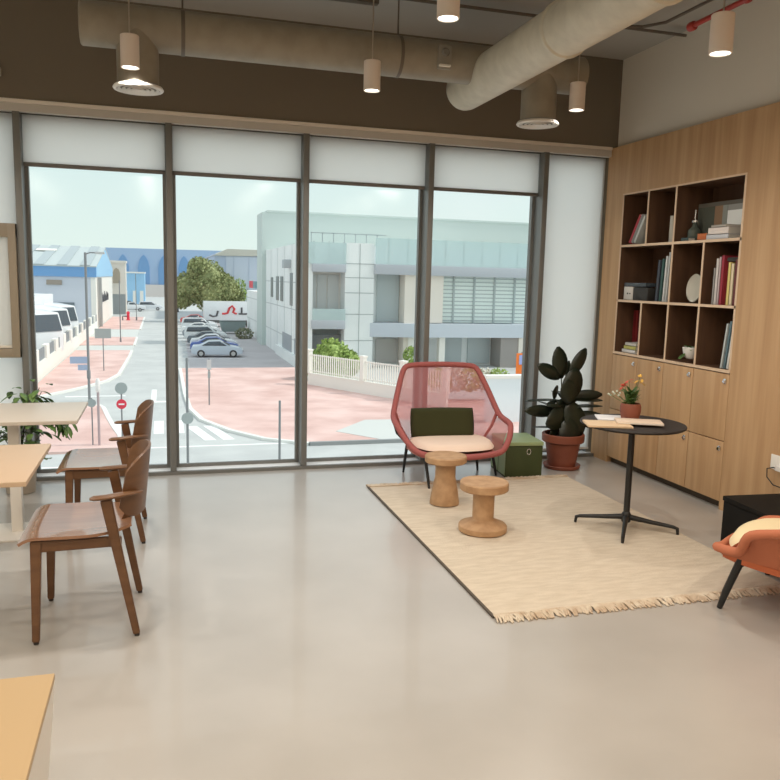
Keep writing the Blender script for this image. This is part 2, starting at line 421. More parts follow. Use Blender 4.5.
gj = thing('glass_lantern', 'small glass and chrome lantern in front of the glazed picture', 'lantern', (4.062, -1.055, sh(2)))
MB().lathe([(.045,0),(.05,.01),(.05,.09),(.02,.12),(.015,.15)], flat((.10,.12,.10), .1), 24).build('glass_body', gj)
MB().lathe([(.03,.15),(.03,.165),(.006,.17),(.006,.25),(.003,.252)], M['chrome'], 20).build('chrome_cap', gj)
# middle row
r1 = sh(1)
bx = thing('radio_box', 'white and black box with a dark lid at the left of the middle row', 'box', (xs, -.44, r1))
MB().box(0, .2, .02, .155, 0, .115, flat((.66,.64,.60)), .004).box(-.001, 0, .05, .07, .05, .06, flat((.05,.05,.05))).box(-.001, 0, .085, .105, .048, .062, flat((.05,.05,.05))).build('white_front', bx)
MB().box(.005, .2, -.20, .02, 0, .11, flat((.03,.028,.025)), .004).build('black_body', bx)
MB().box(-.002, .2, -.17, .155, .117, .15, flat((.06,.075,.09), .25), .006).build('lid', bx)
for y, t, h, cc, l in [(-.765, .035, .34, (.05,.06,.08), 'slate black book next to the radio box, middle row'), (-.815, .028, .35, (.04,.10,.09), 'dark teal book between black and white ones, middle row'),
                       (-.858, .022, .37, (.70,.72,.72), 'white book third from the radio box, middle row'), (-.895, .02, .40, (.55,.58,.58), 'tall light grey book standing against the divider, middle row')]:
    book('book', l, cc, t, h, .22, (xs, y, r1), lean=R(2.5), group=g)
v = thing('oval_plate', 'silvery oval plate propped in the middle row', 'plate', (4.0, -1.20, r1))
MB().lathe([(.001,0),(.06,.003),(.075,.012),(.072,.02),(.05,.01),(.001,.008)], flat((.45,.44,.38), .3), 32, T=Matrix.Translation((0,0,.115))@Matrix.Rotation(R(28),4,'Z')@Matrix.Rotation(R(-80),4,'Y')@Matrix.Diagonal((1.5,.85,1,1)), cap=False).build('dish', v)
MB().box(-.02, .06, -.04, .04, 0, .012, flat((.08,.06,.04))).build('stand', v)
for y, t, h, cc, l in [(-1.462, .018, .27, (.35,.34,.33), 'thin grey book at the left of the right middle cubby'), (-1.49, .026, .34, (.68,.64,.62), 'white-grey book beside the thin grey one, right middle cubby'), (-1.518, .02, .35, (.55,.44,.45), 'pinkish grey book beside the dark red one, right middle cubby'),
                       (-1.548, .03, .36, (.33,.03,.05), 'dark red book in the right middle cubby'), (-1.622, .028, .31, (.72,.60,.22), 'yellow book in the right middle cubby'), (-1.655, .03, .30, (.75,.64,.44), 'cream book beside the yellow one, right middle cubby'), (-1.69, .026, .33, (.14,.03,.03), 'maroon book at the right end of the middle row')]:
    book('book', l, cc, t, h, .22, (xs, y, r1), group=g)
MB_ = None
hat = tag(MB().box(0, .2, -.055, .055, 0, .03, flat((.03,.025,.02)), .01).build('dark_case', loc=(xs, -1.64, r1+.315)), 'flat black case lying on top of the yellow and cream books', 'case')
# bottom row
r0 = sh(0)
for k, (y, cc, l) in enumerate([(-.262, (.20,.015,.02), 'wine red folder at the left of the bottom left cubby'), (-.300, (.24,.02,.02), 'wine red folder in the middle of three, bottom left cubby'), (-.338, (.16,.02,.025), 'dark wine folder at the right of three, bottom left cubby')]):
    book('folder', l, cc, .034, .37, .1, (4.10, y, r0), group='wine folders in the bottom left cubby')['category'] = 'folder'
book('book', 'white book at the bottom of the pile, bottom left cubby', (.72,.72,.72), .03, .2, .14, (xs-.01, -.33, r0+.015), flatz=True, group=g)
book('book', 'yellow-green book in the middle of the pile, bottom left cubby', (.50,.48,.14), .03, .18, .14, (xs-.005, -.35, r0+.047), flatz=True, group=g)
book('book', 'off-white book on top of the pile, bottom left cubby', (.60,.58,.54), .026, .17, .14, (xs, -.36, r0+.077), flatz=True, group=g)
cp = thing('stacked_cups', 'little white cups stacked in the second bottom cubby', 'cups', (xs+.12, -.925, r0))
for z in (0, .12): MB().lathe([(.015,z),(.03,z+.05),(.032,z+.10),(.028,z+.10),(.012,z+.02)], flat((.6,.55,.5), .3), 20).build('cup', cp)
wp = thing('potted_succulent', 'white bowl with a small green succulent in the third bottom cubby', 'plant', (3.995, -1.21, r0))
MB().lathe([(.03,0),(.05,.03),(.06,.085),(.055,.09),(.05,.085),(.03,.03)], flat((.8,.8,.78), .3), 24, c=(0,0,.03), sy=1.1).build('pot', wp)
sm = MB()
for k in range(14):
    a = random.uniform(0, 2*PI); sm.leaf((0,0,.1), (math.cos(a), math.sin(a), random.uniform(.1,1)), .07, .03, M['leafgreen'], .2)
for k in range(8):
    a = PI+random.uniform(-.9,.9); sm.leaf((-.05,0,.07), (math.cos(a), math.sin(a), -.6), .06, .03, M['leafgreen'], .2)
sm.build('leaves', wp, solid=.001)
for y, t, h, cc, ln, l in [(-1.615, .02, .33, (.55,.60,.60), 6, 'light grey book leaning at the left of three, bottom right cubby'), (-1.65, .02, .35, (.12,.20,.24), 6, 'dark blue-grey book leaning in the middle of three, bottom right cubby'), (-1.683, .022, .36, (.72,.72,.70), 6, 'white book leaning at the right of three, bottom right cubby')]:
    book('book', l, cc, t, h, .22, (xs, y, r0+.002), lean=R(ln), group=g)

# socket and cable on the oak wall, black box
so = thing('wall_socket', 'white wall socket with plug on the oak wall above the black box', 'socket', (XR, -2.30, .475))
MB().box(-.008, 0, -.075, .075, -.05, .05, flat((.85,.83,.78), .3), .003).build('face_plate', so)
MB().box(-.05, -.008, -.06, -.01, -.045, -.005, flat((.75,.73,.7), .4), .006).build('plug', so)
tag(MB().tube([(XR-.04,-2.34,.445),(XR-.05,-2.30,.45),(XR-.05,-2.245,.43),(XR-.04,-2.24,.37),(XR-.04,-2.30,.33),(XR-.03,-2.45,.325),(XR-.02,-2.7,.33)], .004, M['black'], 8).build('power_cable'), 'thin black cable looping down from the wall socket', 'cable')
bb = thing('storage_box', 'black lidded box on the floor against the oak wall', 'box', (3.66, -2.64, 0), R(-4))
MB().box(-.245, .245, -.24, .24, .0, .272, M['blackbox'], .006).build('box_body', bb)
MB().box(-.25, .25, -.245, .245, .274, .305, M['blackbox'], .005).build('lid', bb)
rg = MB().lathe([(.010,0),(.020,0),(.022,.004),(.020,.007),(.010,.007),(.010,0)], M['chrome'], 24, T=Matrix.Translation((-.13,-.24,.20))@Matrix.Rotation(R(90),4,'X')@Matrix.Diagonal((1,1.1,1,1)), cap=False).build('ring_pull', bb)
rg['label'] = 'chrome ring pull'

# ------------------------------------------------------------------ ceiling services
d1 = thing('air_duct', 'round ceiling duct with two drop outlets and a thicker pale branch coming forward', 'duct', (0, -.95, 3.165))
p = MB()
p.tube([(-.47,0,0),(-.46,0,0),(3.03,0,0)], [.125,.135,.135], M['duct'], 36)
for x in (-.13, 2.70):
    p.tube([(x,0,-.02),(x,0,-.36)], .13, M['duct'], 32)
p.build('duct_run', d1)
for x in (-.13, 2.70):
    f = MB().lathe([(.135,0),(.152,0),(.158,.008),(.150,.022),(.135,.022)], M['white'], 40, c=(x,0,-.378), cap=False)
    for r_ in (.03, .06, .09, .12): f.lathe([(r_-.007,.004),(r_+.009,-.002),(r_+.009,.004),(r_-.007,.010)], M['white'], 36, c=(x,0,-.376), cap=False)
    f.lathe([(.001,-.003),(.018,0),(.018,.01),(.001,.01)], M['white'], 20, c=(x,0,-.376), cap=False)
    f.lathe([(.001,.012),(.14,.012),(.14,.03),(.001,.03)], flat((.25,.24,.22)), 32, c=(x,0,-.376), cap=False)
    f.build('round_diffuser', d1)['label'] = 'white ring diffuser at the foot of a drop outlet'
MB().box(-.05, .05, -.012, .012, 0, .16, flat((.30,.28,.24)), .008, T=Matrix.Translation((1.9,-.135,-.09))).lathe([(.025,0),(.03,.01),(.02,.025)], flat((.2,.19,.17)), 20, T=Matrix.Translation((1.9,-.147,.02))@Matrix.Rotation(R(90),4,'X')).box(-.045,.035,-.03,0,0,.012,flat((.75,.72,.64)),T=Matrix.Translation((1.9,-.145,-.075))).build('damper_actuator', d1)
for x in (.15, 1.60):
    MB().tube([(x,0,.13),(x,0,.45)], .006, M['conduit'], 8).build('hanger_rod', d1)
    MB().lathe([(.139,-.012),(.139,.012)], M['conduit'], 36, T=Matrix.Translation((x,0,0))@Matrix.Rotation(R(90),4,'Y'), cap=False).build('hanger_strap', d1)
P = [(2.28,-.395+.0,3.07)] + [(2.28,-.40-.14*(1-math.cos(R(90*k/6))),3.095) for k in range(1,7)] + [(2.28,-.9,3.095),(2.28,-3,3.095),(2.28,-6,3.095),(2.28,WB+.01,3.095)]
rads = [.02] + [.155*math.sin(R(90*k/6)) for k in range(1,7)] + [.155]*4
P = [(x, y+.95, z-3.165) for x, y, z in P]
P[0] = (2.28, .56, -.07)
MB().tube(P, rads, M['duct_pale'], 44).build('main_duct', d1)['label'] = 'thicker pale wrapped duct coming forward'
for yy in (-2.1, -3.05, -4.0, -5.0): MB().lathe([(.154,-.02),(.166,-.008),(.166,.008),(.154,.02)], M['duct_pale'], 44, T=Matrix.Translation((2.28,yy+.95,-.07))@Matrix.Rotation(R(90),4,'X'), cap=False).build('joint_band', d1)
# sprinkler pipe, conduits
tag(MB().tube([(3.45,-3,3.36),(3.45,-3,ZC-.002)],.006,M['conduit'],8).tube([(3.43,-2.3,3.36),(3.43,-2.3,ZC-.002)],.006,M['conduit'],8).tube([(3.41,-1.70,3.33),(3.415,-1.72,3.345),(3.43,-2.25,3.36),(3.5,-6,3.36),(3.5,WB+.05,3.36)], .017, M['red'], 14).lathe([(.028,0),(.03,.01),(.03,.045),(.024,.055)], M['red'], 16, T=Matrix.Translation((3.415,-1.695,3.343))@Matrix.Rotation(R(90),4,'X')).lathe([(.024,0),(.026,.01),(.026,.03),(.022,.04)], M['red'], 16, T=Matrix.Translation((3.43,-2.2,3.36))@Matrix.Rotation(R(90),4,'X')).build('sprinkler_pipe'), 'dark red sprinkler pipe running toward the camera under the ceiling', 'pipe')
tag(MB().tube([(2.75,-1.15,3.53),(3.30,-1.10,3.51),(3.42,-1.13,3.51),(3.50,-1.30,3.50),(3.50,-1.85,3.50),(3.50,-2.2,3.50),(3.50,-6,3.50)], .011, M['conduit'], 10).build('bent_conduit'), 'thin grey conduit bending forward beside the red pipe', 'conduit')
tag(MB().tube([(1.60,-.93,3.56),(4.0-.06,-.93,3.56)], .012, M['conduit'], 8).tube([(1.60,-.93,3.56),(1.60,-1.0,3.56),(1.60,-5,3.56)], .012, M['conduit'], 8).build('ceiling_conduit'), 'dark conduit crossing the ceiling behind the short pendant', 'conduit')
tag(MB().box(-.4, 1.5, -.80, -.74, 3.55, 3.60, M['conduit'], .004).build('cable_tray'), 'thin dark cable tray under the ceiling at the top edge, left of the conduit', 'cable tray')
sd = thing('wall_sensor', 'small pale sensor on the taupe wall at the left edge above the window', 'sensor', (-1.12, -.005, 3.03))
MB().box(-.03, .03, -.04, 0, -.03, .03, flat((.5,.47,.42)), .01).build('sensor_body', sd)
MB().lathe([(.014,0),(.012,.02)], flat((.1,.1,.1)), 16, T=Matrix.Translation((.0,-.04,-.01))@Matrix.Rotation(R(90),4,'X')).build('lens', sd)

# pendants
def pendant():
    t = thing('pendant_light', '', 'pendant light', (0,0,0), group='cylinder pendants')
    MB().lathe([(.0535,0),(.056,.002),(.056,.187),(.053,.19),(.001,.19)], M['pend'], 40, cap=False).lathe([(.0535,0),(.050,.002),(.048,.035)], M['white'], 40, cap=False).build('lamp_cylinder', t)
    MB().lathe([(.048,.012),(.001,.012)], M['lamp'], 36, cap=False).build('lamp_lens', t)
    return t
pt = pendant(); first = True
pl = {(0,0): 'left pendant hanging in front of the slim duct near the left drop outlet', (1,0): 'pendant hanging before the slim duct, middle of the back row',
      (2,0): 'pendant under the thick duct beside the right round diffuser', (1,1): 'pendant cut by the top edge of the picture, left of the thick duct', (2,1): 'pendant by the red pipe in front of the greige wall'}
spots = []
for r_ in range(-0, 5):
    for c_ in range(-2, 3):
        x = -.17+1.53*c_; yv = -1.18-1.49*r_
        lab = pl.get((c_, r_))
        if (c_, r_) == (2,1): x, yv, z = 2.71, -2.93, 2.785
        elif (c_, r_) == (1,1): x, yv, z = 1.36, -2.63, 2.89
        else: z = 2.865
        if c_ == 2 and r_ > 1: x = 3.2
        if lab is None: lab = 'cylinder pendant over the part of the room outside the picture'
        if first: t = pt; t.location = (x, yv, z); first = False
        else: t = dup(pt, (x, yv, z))
        t['label'] = lab
        MB().tube([(0,0,.19),(0,0,ZC-z)], .0045, flat((.55,.5,.43)), 8).build('cable', t)
        spots.append((x, yv, z))
for k, (x, yv, z) in enumerate(spots):
    L = bpy.data.lights.new('pendant_lamp', 'AREA'); L.shape = 'DISK'; L.size = .09; L.spread = R(140 if yv > -2.2 else 178)
    L.energy = 8.5 if yv > -2.2 else (12.5 if yv > -3.4 else 13); L.color = (1, .925, .83) if yv > -3.4 else (1, .87, .70)
    o = bpy.data.objects.new('pendant_lamp', L); col.objects.link(o); o.location = (x, yv, z-.006); o['kind'] = 'structure'

# ------------------------------------------------------------------ rug
rug = thing('area_rug', 'cream woven rug with fringed ends under the seating group', 'rug', (0,0,0))
rx0, rx1, ry0, ry1 = 1.525, 3.265, -3.12, -.69
mb = MB()
def rugf(u, v):
    x = rx0+(rx1-rx0)*u; y = ry0+(ry1-ry0)*v
    z = .009 + .0022*math.sin(y*21+math.sin(x*5)*1.4)*max(0, 1-abs(x-2.0)/.8) + .0008*math.sin(x*9+y*13)
    return (x, y, z)
V = mb.grid(rugf, 90, 130, M['rug'])
mb.box(rx0+.002, rx1-.002, ry0+.002, ry1-.002, 0, .005, M['rug'])
mb.build('rug_field', rug, ang=80)
MB().box(rx0-.008, rx0+.006, ry0, ry1, 0, .013, M['rugedge'], .003).build('side_binding', rug)
for (yy, s_) in ((ry0, -1), (ry1, 1)):
    fr = MB()
    for k in range(330):
        x = rx0+(rx1-rx0)*(k+.5)/330+random.uniform(-.003,.003); L_ = random.uniform(.04,.075); a = random.uniform(-.02,.02)
        z = random.uniform(.005, .016)
        fr.tube([(x, yy-s_*.012, .013), (x+a*.4, yy+s_*L_*.45, z+.004), (x+a, yy+s_*L_, .004)], [.005,.0065,.004], M['fringe'], 5)
    o = fr.build('fringe', rug); o['kind'] = 'stuff'

# ------------------------------------------------------------------ cork stools
s1 = tag(MB().lathe([(.10,0),(.108,.004),(.105,.03),(.095,.10),(.078,.18),(.074,.20),(.074,.29),(.076,.305),(.145,.31),(.152,.316),(.152,.352),(.145,.36),(.05,.357),(.001,.356)], M['cork'], 56).build('cork_stool', loc=(1.955,-1.245,.0125)), 'cork stool with a conical foot, the farther one on the rug', 'stool', 'cork stools on the rug')
s2 = tag(MB().lathe([(.15,0),(.158,.006),(.158,.038),(.152,.046),(.088,.07),(.074,.078),(.070,.085),(.070,.26),(.073,.27),(.152,.275),(.158,.281),(.158,.322),(.152,.33),(.05,.327),(.001,.326)], M['cork'], 56).build('cork_stool', loc=(1.985,-1.885,.0125)), 'spool shaped cork stool with a wide round foot, nearest the camera', 'stool', 'cork stools on the rug')

# ------------------------------------------------------------------ lounge chairs
def lounge(label, loc, rz, frame_m, mesh_m, seat_m, cush_m, feet, name='lounge_chair', legx=1, ch=.052, post=None):
    t = thing(name, label, 'armchair', loc, rz)
    # outline of shell edge (closed): start at top left going right (local: x right, y back, z up)
    tl, tr = (-.32,.35,.885), (.32,.35,.885)
    el, er = (-.465,.07,.515), (.45,.07,.515)
    al, ar = (-.475,-.13,.475), (.475,-.15,.475)
    fl, fr_ = (-.33,-.33,.285), (.345,-.33,.285)
    mid = (0,-.40,.262)
    cl, cr = (-.42,-.25,.37), (.43,-.25,.37)
    if post: al, ar, cl, cr, fl, fr_ = post
    def curve(pts, n=8, closed=True):
        P = [Vector(p) for p in pts]; out = []; N = len(P)
        for i in range(N):
            p0, p1, p2, p3 = P[(i-1)%N], P[i], P[(i+1)%N], P[(i+2)%N]
            for k in range(n):
                u = k/n; # blended linear / catmull for soft corners
                cm = .5*((2*p1)+(-p0+p2)*u+(2*p0-5*p1+4*p2-p3)*u*u+(-p0+3*p1-3*p2+p3)*u**3)
                out.append(cm.lerp(p1.lerp(p2, u), .45))
        return out
    def soften(P, it=2):
        for _ in range(it):
            N = len(P); P = [(P[(i-1)%N]+P[i]*2+P[(i+1)%N])/4 for i in range(N)]
        return P
    E_ = soften(curve([tl, (-.2,.37,.905), (0,.375,.91), (.2,.37,.905), tr, (.385,.22,.72), er, ar, cr, fr_, (.17,-.385,.268), mid, (-.17,-.385,.268), fl, cl, al, el, (-.395,.22,.72)], 6))
    f = MB(); f.tube(E_+[E_[0], E_[1]], .024, frame_m, 12, caps=False, flatten=(1, 1))
    for sg in (-1, 1): f.tube([(sg*.44,.10,.53),(sg*.40,.10,.42),(sg*.325,.10,.30)], [.016,.014,.012], frame_m, 8)
    f.build('edge_frame', t)
    # back mesh
    def back(u, v):   # u left-right, v bottom-top
        zb = .32; yb = .20
        hw = .30 + .145*(1-abs(v-.40)/.6 if v>.4 else 1-(.4-v)/.4*.7)
        hw = [(.0,.335),(.33,.452),(1,.325)]
        if v < .33: w = .335+(.452-.335)*v/.33
        else: w = .452+(.325-.452)*(v-.33)/.67
        x = (u*2-1)*w
        z = .30+(.90-.30)*v
        bow = (1-(u*2-1)**2)
        ye = .10+.25*max(0,(v-.33)/.67) if v>.33 else .10+.02*(.33-v)/.33
        y = ye + bow*(.20*(1-v)+.02)
        return (x, y, z)
    b = MB(); b.grid(back, 24, 20, mesh_m); b.build('mesh_back', t)
    # seat and side wings
    def wing(sg):
        def fn(u, v):  # u front->rear, v bottom->top
            top = Vector((sg*.33,-.33,.285)).lerp(Vector((sg*.475,-.13,.475)), min(1,u*2)) if u < .5 else Vector((sg*.475,-.13,.475)).lerp(Vector((sg*.455,.08,.515)), (u-.5)*2)
            bot = Vector((sg*.33,-.33,.275)).lerp(Vector((sg*.33,.12,.26)), u)
            return bot.lerp(top, v) + Vector((-sg*.03*math.sin(PI*v)*u, 0, -.02*math.sin(PI*v)*u))
        return fn
    for sg in (-1, 1):
        w_ = MB(); w_.grid(wing(sg), 12, 6, mesh_m); w_.build('mesh_arm', t)
    s_ = MB()
    s_.slab(lambda u, v: ((u*2-1)*.335*(1-.16*(1-v)**5), -.37+.03*abs(u*2-1)**2+.66*v*(1-.25*(u*2-1)**2), .278-.025*math.sin(PI*u)*math.sin(PI*v)-.02*v), 16, 12, .03, seat_m)
    s_.build('seat_shell', t)
    cs = MB()
    def pad(u, v, top):
        a = u*2-1; bb_ = v*2-1
        k = (max(0,1-abs(a)**4)*max(0,1-abs(bb_)**4))**.35; a, bb_ = a*math.sqrt(1-.40*bb_*bb_), bb_*math.sqrt(1-.40*a*a)
        return (a*.345, -.06+bb_*.32, (.292+(ch*k if top else -.012*k)+.012))
    cs.grid(lambda u,v: pad(u,v,True), 24, 20, cush_m); cs.grid(lambda u,v: pad(1-u,v,False), 24, 20, cush_m)
    bmesh.ops.remove_doubles(cs.bm, verts=cs.bm.verts, dist=.0015)
    cs.build('seat_cushion', t, ang=60)
    for k, (fx, fy, tx, ty, tz) in enumerate(feet):
        tb = MB(); tb.tube([(tx,ty,tz),(fx+(tx-fx)*.3, fy+(ty-fy)*.3, tz*.35),(fx,fy,0)], [.014*legx,.0125*legx,.009*legx], M['black'], 10)
        tb.build('leg', t)
    u_ = MB().tube([(feet[0][2],feet[0][3],.235),(feet[1][2],feet[1][3],.235)], .012, M['black'], 8).tube([(-.3,.1,.235),(.3,.1,.235)], .012, M['black'], 8).tube([(-.27,-.28,.24),(-.27,.1,.235)], .012, M['black'], 8).tube([(.27,-.28,.24),(.27,.1,.235)], .012, M['black'], 8).tube([(-.3,.1,.235),(-.42,.12,.36),(-.45,.13,.46)], .009, M['black'], 8)
    u_.build('under_frame', t)
    return t
lc = lounge('high-backed salmon pink mesh lounge chair by the window', (2.26,-.50,0), R(-5), M['salmon'], M['salmon_mesh'], M['salmon_seat'], M['cushion'],
   [(-.25,-.36,-.27,-.27,.25), (.43,.03,.33,-.12,.26), (-.335,.21,-.33,.12,.25), (.325,.21,.28,.15,.25)])
pw = MB()
def pil(u, v, top):
    a = u*2-1; b_ = v*2-1; k = (max(0,1-abs(a)**7)*max(0,1-abs(b_)**7))**.4
    return (a*.275*(1-.03*b_*b_), (-1 if top else 1)*.055*k, .130*b_*(1-.05*a*a))
pw.grid(lambda u,v: pil(u,v,True), 26, 16, M['pillow']); pw.grid(lambda u,v: pil(1-u,v,False), 26, 16, M['pillow'])
bmesh.ops.remove_doubles(pw.bm, verts=pw.bm.verts, dist=.0015)
po = tag(pw.build('lumbar_pillow', ang=70), 'dark olive green lumbar pillow on the salmon lounge chair', 'pillow')
po.location = (2.225, -.42, .450); po.rotation_euler = (R(-14), 0, R(-5))
lo_ = lounge('orange knitted lounge chair cut off by the right edge of the picture', (3.17,-3.36,0), R(210), M['orange'], M['orange'], M['orange_d'], M['cushion_y'],
   [(-.33,-.30,-.29,-.22,.27), (.353,-.31,.30,-.24,.27), (-.30,.20,-.27,.12,.25), (.30,.20,.27,.12,.25)], legx=1.5, ch=.078,
   post=((-.46,-.16,.45), (.46,-.16,.45), (-.40,-.22,.33), (.40,-.22,.33), (-.34,-.34,.315), (.35,-.35,.315)))

# ------------------------------------------------------------------ green box
gb = thing('green_pouf_box', 'moss green cube box with a window-lit lid beside the rubber plant', 'box', (2.905, -.43, 0), R(-6))
MB().box(-.155, .165, -.20, .20, .0, .272, M['green_box'], .006).build('box_body', gb)
MB().box(-.16, .17, -.205, .205, .274, .305, M['green_lit'], .005).build('lid', gb)['label'] = 'lid in a lighter green that carries the window light'
MB().box(-.160, -.157, -.19, -.02, .02, .26, M['green_lit']).box(-.160, -.157, .0, .19, .02, .26, M['green_lit']).build('lit_side', gb)['label'] = 'left side in paler green that carries the window light'  # pale sheets stand in for window light on the left face
MB().lathe([(.014,0),(.019,0),(.019,.005),(.014,.005),(.014,0)], M['chrome'], 24, T=Matrix.Translation((.04,-.203,.225))@Matrix.Rotation(R(90),4,'X')@Matrix.Diagonal((1,1.4,1,1)), cap=False).build('ring_pull', gb)

# ------------------------------------------------------------------ rubber plant
rp = thing('potted_rubber_plant', 'dark-leaved rubber plant in a terracotta pot between green box and oak wall', 'plant', (3.40, -.345, 0))
MB().lathe([(.135,0),(.155,.004),(.165,.03),(.16,.035),(.13,.02),(.001,.018)], M['terra'], 40, cap=False).build('saucer', rp)
MB().lathe([(.115,.021),(.12,.025),(.155,.235),(.175,.237),(.185,.245),(.187,.305),(.18,.312),(.165,.31),(.16,.28)], M['terra'], 48, cap=False).lathe([(.001,.022),(.118,.022)], M['terra'], 48, cap=False).build('pot', rp)
MB().lathe([(.001,.285),(.09,.29),(.165,.28)], M['soil'], 30, cap=False).build('soil', rp)
stm = MB()
for (bx_, by_, tx_, ty_, tz_) in [(-.02,.0,-.05,.02,.92),(.03,.01,.02,.0,.82),(.0,-.03,.05,-.03,.62),(-.04,-.02,-.10,-.04,.6)]:
    stm.tube([(bx_,by_,.28),((bx_+tx_)/2+.01,(by_+ty_)/2,(.28+tz_)/2),(tx_,ty_,tz_)], [.009,.007,.004], M['stem'], 8)
stm.build('stems', rp)
lf = MB()
def RL(x, z, dx, dz, L, W_, dy=0, y=0, up=(0,-1,0), droop=.05, ln=7): lf.leaf((x,y,z), (dx,dy,dz), L, W_, M['leafdark'], droop, .12, ln, up)
# big readable leaves (x right, z up in the view)
RL(-.055,.80,-.15,1,.30,.155); RL(-.07,.80,-1,.62,.27,.12,dy=-.1); RL(.02,.82,.48,.88,.30,.12,y=-.02); RL(.01,.75,.02,1,.22,.06)
RL(.0,.60,.25,1,.32,.20,y=-.03); RL(.02,.58,-.25,1,.24,.17,y=-.05,dy=-.1)
RL(.04,.64,1,.12,.30,.10,dy=-.2); RL(.05,.61,1,.03,.30,.09,dy=-.15,up=(0,-.4,1)); RL(.04,.545,1,.10,.30,.07,dy=-.3,up=(0,-.3,1))
RL(.05,.46,1,-.12,.38,.155,dy=-.25,droop=.02); RL(-.08,.68,-.6,.1,.12,.13,dy=-.5)
RL(-.06,.61,-1,.05,.36,.05,dy=-.1,up=(0,-.3,1)); RL(-.03,.58,-1,.02,.20,.09,dy=-.4,up=(0,-.6,1))
RL(-.08,.50,-1,.15,.34,.11,dy=-.15); RL(.0,.50,-.9,-.3,.26,.19,dy=-.3,y=-.03); RL(.0,.45,.1,-.9,.26,.20,dy=-.2,y=-.05)
RL(.02,.60,.3,-.8,.32,.20,dy=-.1,y=-.03); RL(.0,.62,-.4,-.7,.28,.18,dy=-.2); RL(.03,.42,.6,-.5,.18,.12,dy=-.3)
RL(-.06,.36,-1,.12,.26,.035,dy=-.1,up=(0,-.3,1)); RL(-.05,.35,-.8,-.3,.12,.08,dy=-.3); RL(.02,.36,.9,-.2,.14,.1,dy=-.4)
for k in range(16):
    a = random.uniform(0, 2*PI); zz = random.uniform(.36,.72)
    lf.leaf((random.uniform(-.05,.05), random.uniform(-.02,.04), zz), (math.cos(a), abs(math.sin(a))*.8-.2, random.uniform(-.4,.6)), random.uniform(.14,.24), random.uniform(.08,.13), M['leafdark'], .15, .12, 7)
lf.build('leaves', rp, solid=.0015, ang=60)

# ------------------------------------------------------------------ round side table
st = thing('pedestal_side_table', 'black round pedestal table with four-star base on the rug', 'side table', (2.955, -2.04, .0125))
MB().lathe([(.31,.700),(.335,.706),(.338,.712),(.335,.718),(.001,.718)], flat((.025,.022,.022), .55), 72, cap=False).lathe([(.001,.70),(.33,.70)], M['black'], 72, cap=False).build('table_top', st)
MB().lathe([(.021,.06),(.021,.69),(.07,.695),(.07,.70)], M['black'], 28).lathe([(.028,.045),(.032,.06),(.03,.10),(.021,.115)], M['black'], 28).build('column', st)
for k in range(4):
    a = R(-36+90*k)
    f = MB(); dx, dy = math.cos(a), math.sin(a)
    f.tube([(dx*.02,dy*.02,.078),(dx*.15,dy*.15,.062),(dx*.30,dy*.30,.046),(dx*.325,dy*.325,.038),(dx*.33,dy*.33,.0)], [.020,.015,.012,.012,.009], M['black'], 12)
    f.build('base_foot', st)
zt = .0125+.7185
m1 = tag(MB().box(-.15,.13,-.105,.105,0,.012,flat((.70,.52,.34)),.001).build('magazine', loc=(2.74,-2.10,zt+.001)), 'tan covered magazine lying at the left edge of the black table', 'magazine', 'magazines on the black table')
m1.rotation_euler = (0,0,R(-20))
m2 = tag(MB().box(-.14,.14,-.10,.10,0,.008,flat((.80,.80,.82)),.001).build('magazine', loc=(2.93,-1.90,zt+.001)), 'white magazine under the flower pot at the back of the black table', 'magazine', 'magazines on the black table')
m2.rotation_euler = (0,0,R(-24))
m3 = tag(MB().box(-.145,.145,-.08,.08,0,.014,flat((.74,.60,.48)),.001).box(-.14,.14,-.082,-.078,.003,.011,M['page']).build('book', loc=(2.945,-2.12,zt+.001)), 'thin beige book lying in front of the flower pot on the black table', 'book')
m3.rotation_euler = (0,0,R(-26)); m3.location.z += .0125
fp = thing('potted_flowers', 'small terracotta pot of coral and yellow flowers on the black table', 'plant', (2.985,-1.96,zt+.010)); fp.scale = (1.2,1.2,1.15)
MB().lathe([(.040,0),(.048,.004),(.057,.045),(.057,.075),(.050,.092),(.046,.092),(.05,.06)], M['terra'], 32, cap=False).lathe([(.001,.001),(.04,.001)], M['terra'], 32, cap=False).lathe([(.001,.082),(.047,.082)], M['soil'], 24, cap=False).build('pot', fp)
g1 = MB()
for k in range(46):
    a = random.uniform(0, 2*PI); g1.leaf((random.uniform(-.02,.02), random.uniform(-.02,.02), .085+random.uniform(0,.06)), (math.cos(a)*.7, math.sin(a)*.7, random.uniform(.3,1.3)), random.uniform(.05,.085), .02, M['leafgreen'], .2)
for x_, z_ in [(-.05,.21),(-.02,.22),(.03,.215),(.045,.24),(.05,.18),(-.10,.155),(-.14,.15),(.05,.13)]:
    g1.tube([(x_*.2,0,.085),(x_*.7,0,.085+(z_-.085)*.6),(x_,0,z_)], .0013, M['leafgreen'], 5)
for k in range(7): g1.ball((-.07-.012*k, random.uniform(-.01,.01), .15+random.uniform(-.012,.015)), .007, flat((.55,.60,.50)), 1)
g1.build('foliage', fp, solid=.0006)
g2 = MB()
for k in range(26):
    a = random.uniform(0, 2*PI); cx_, cz_, mm = random.choice([(-.05,.205,'flower'),(-.025,.225,'flower'),(-.055,.19,'flower'),(.035,.225,'flower_y'),(.05,.24,'flower_y'),(.06,.21,'flower_y')])
    g2.leaf((cx_,0,cz_), (math.cos(a), math.sin(a)*.6, math.sin(a*1.7)), .028, .016, M[mm], .1, .1, 4)
g2.build('blossoms', fp, solid=.0008)['label'] = 'coral red and yellow blossoms'

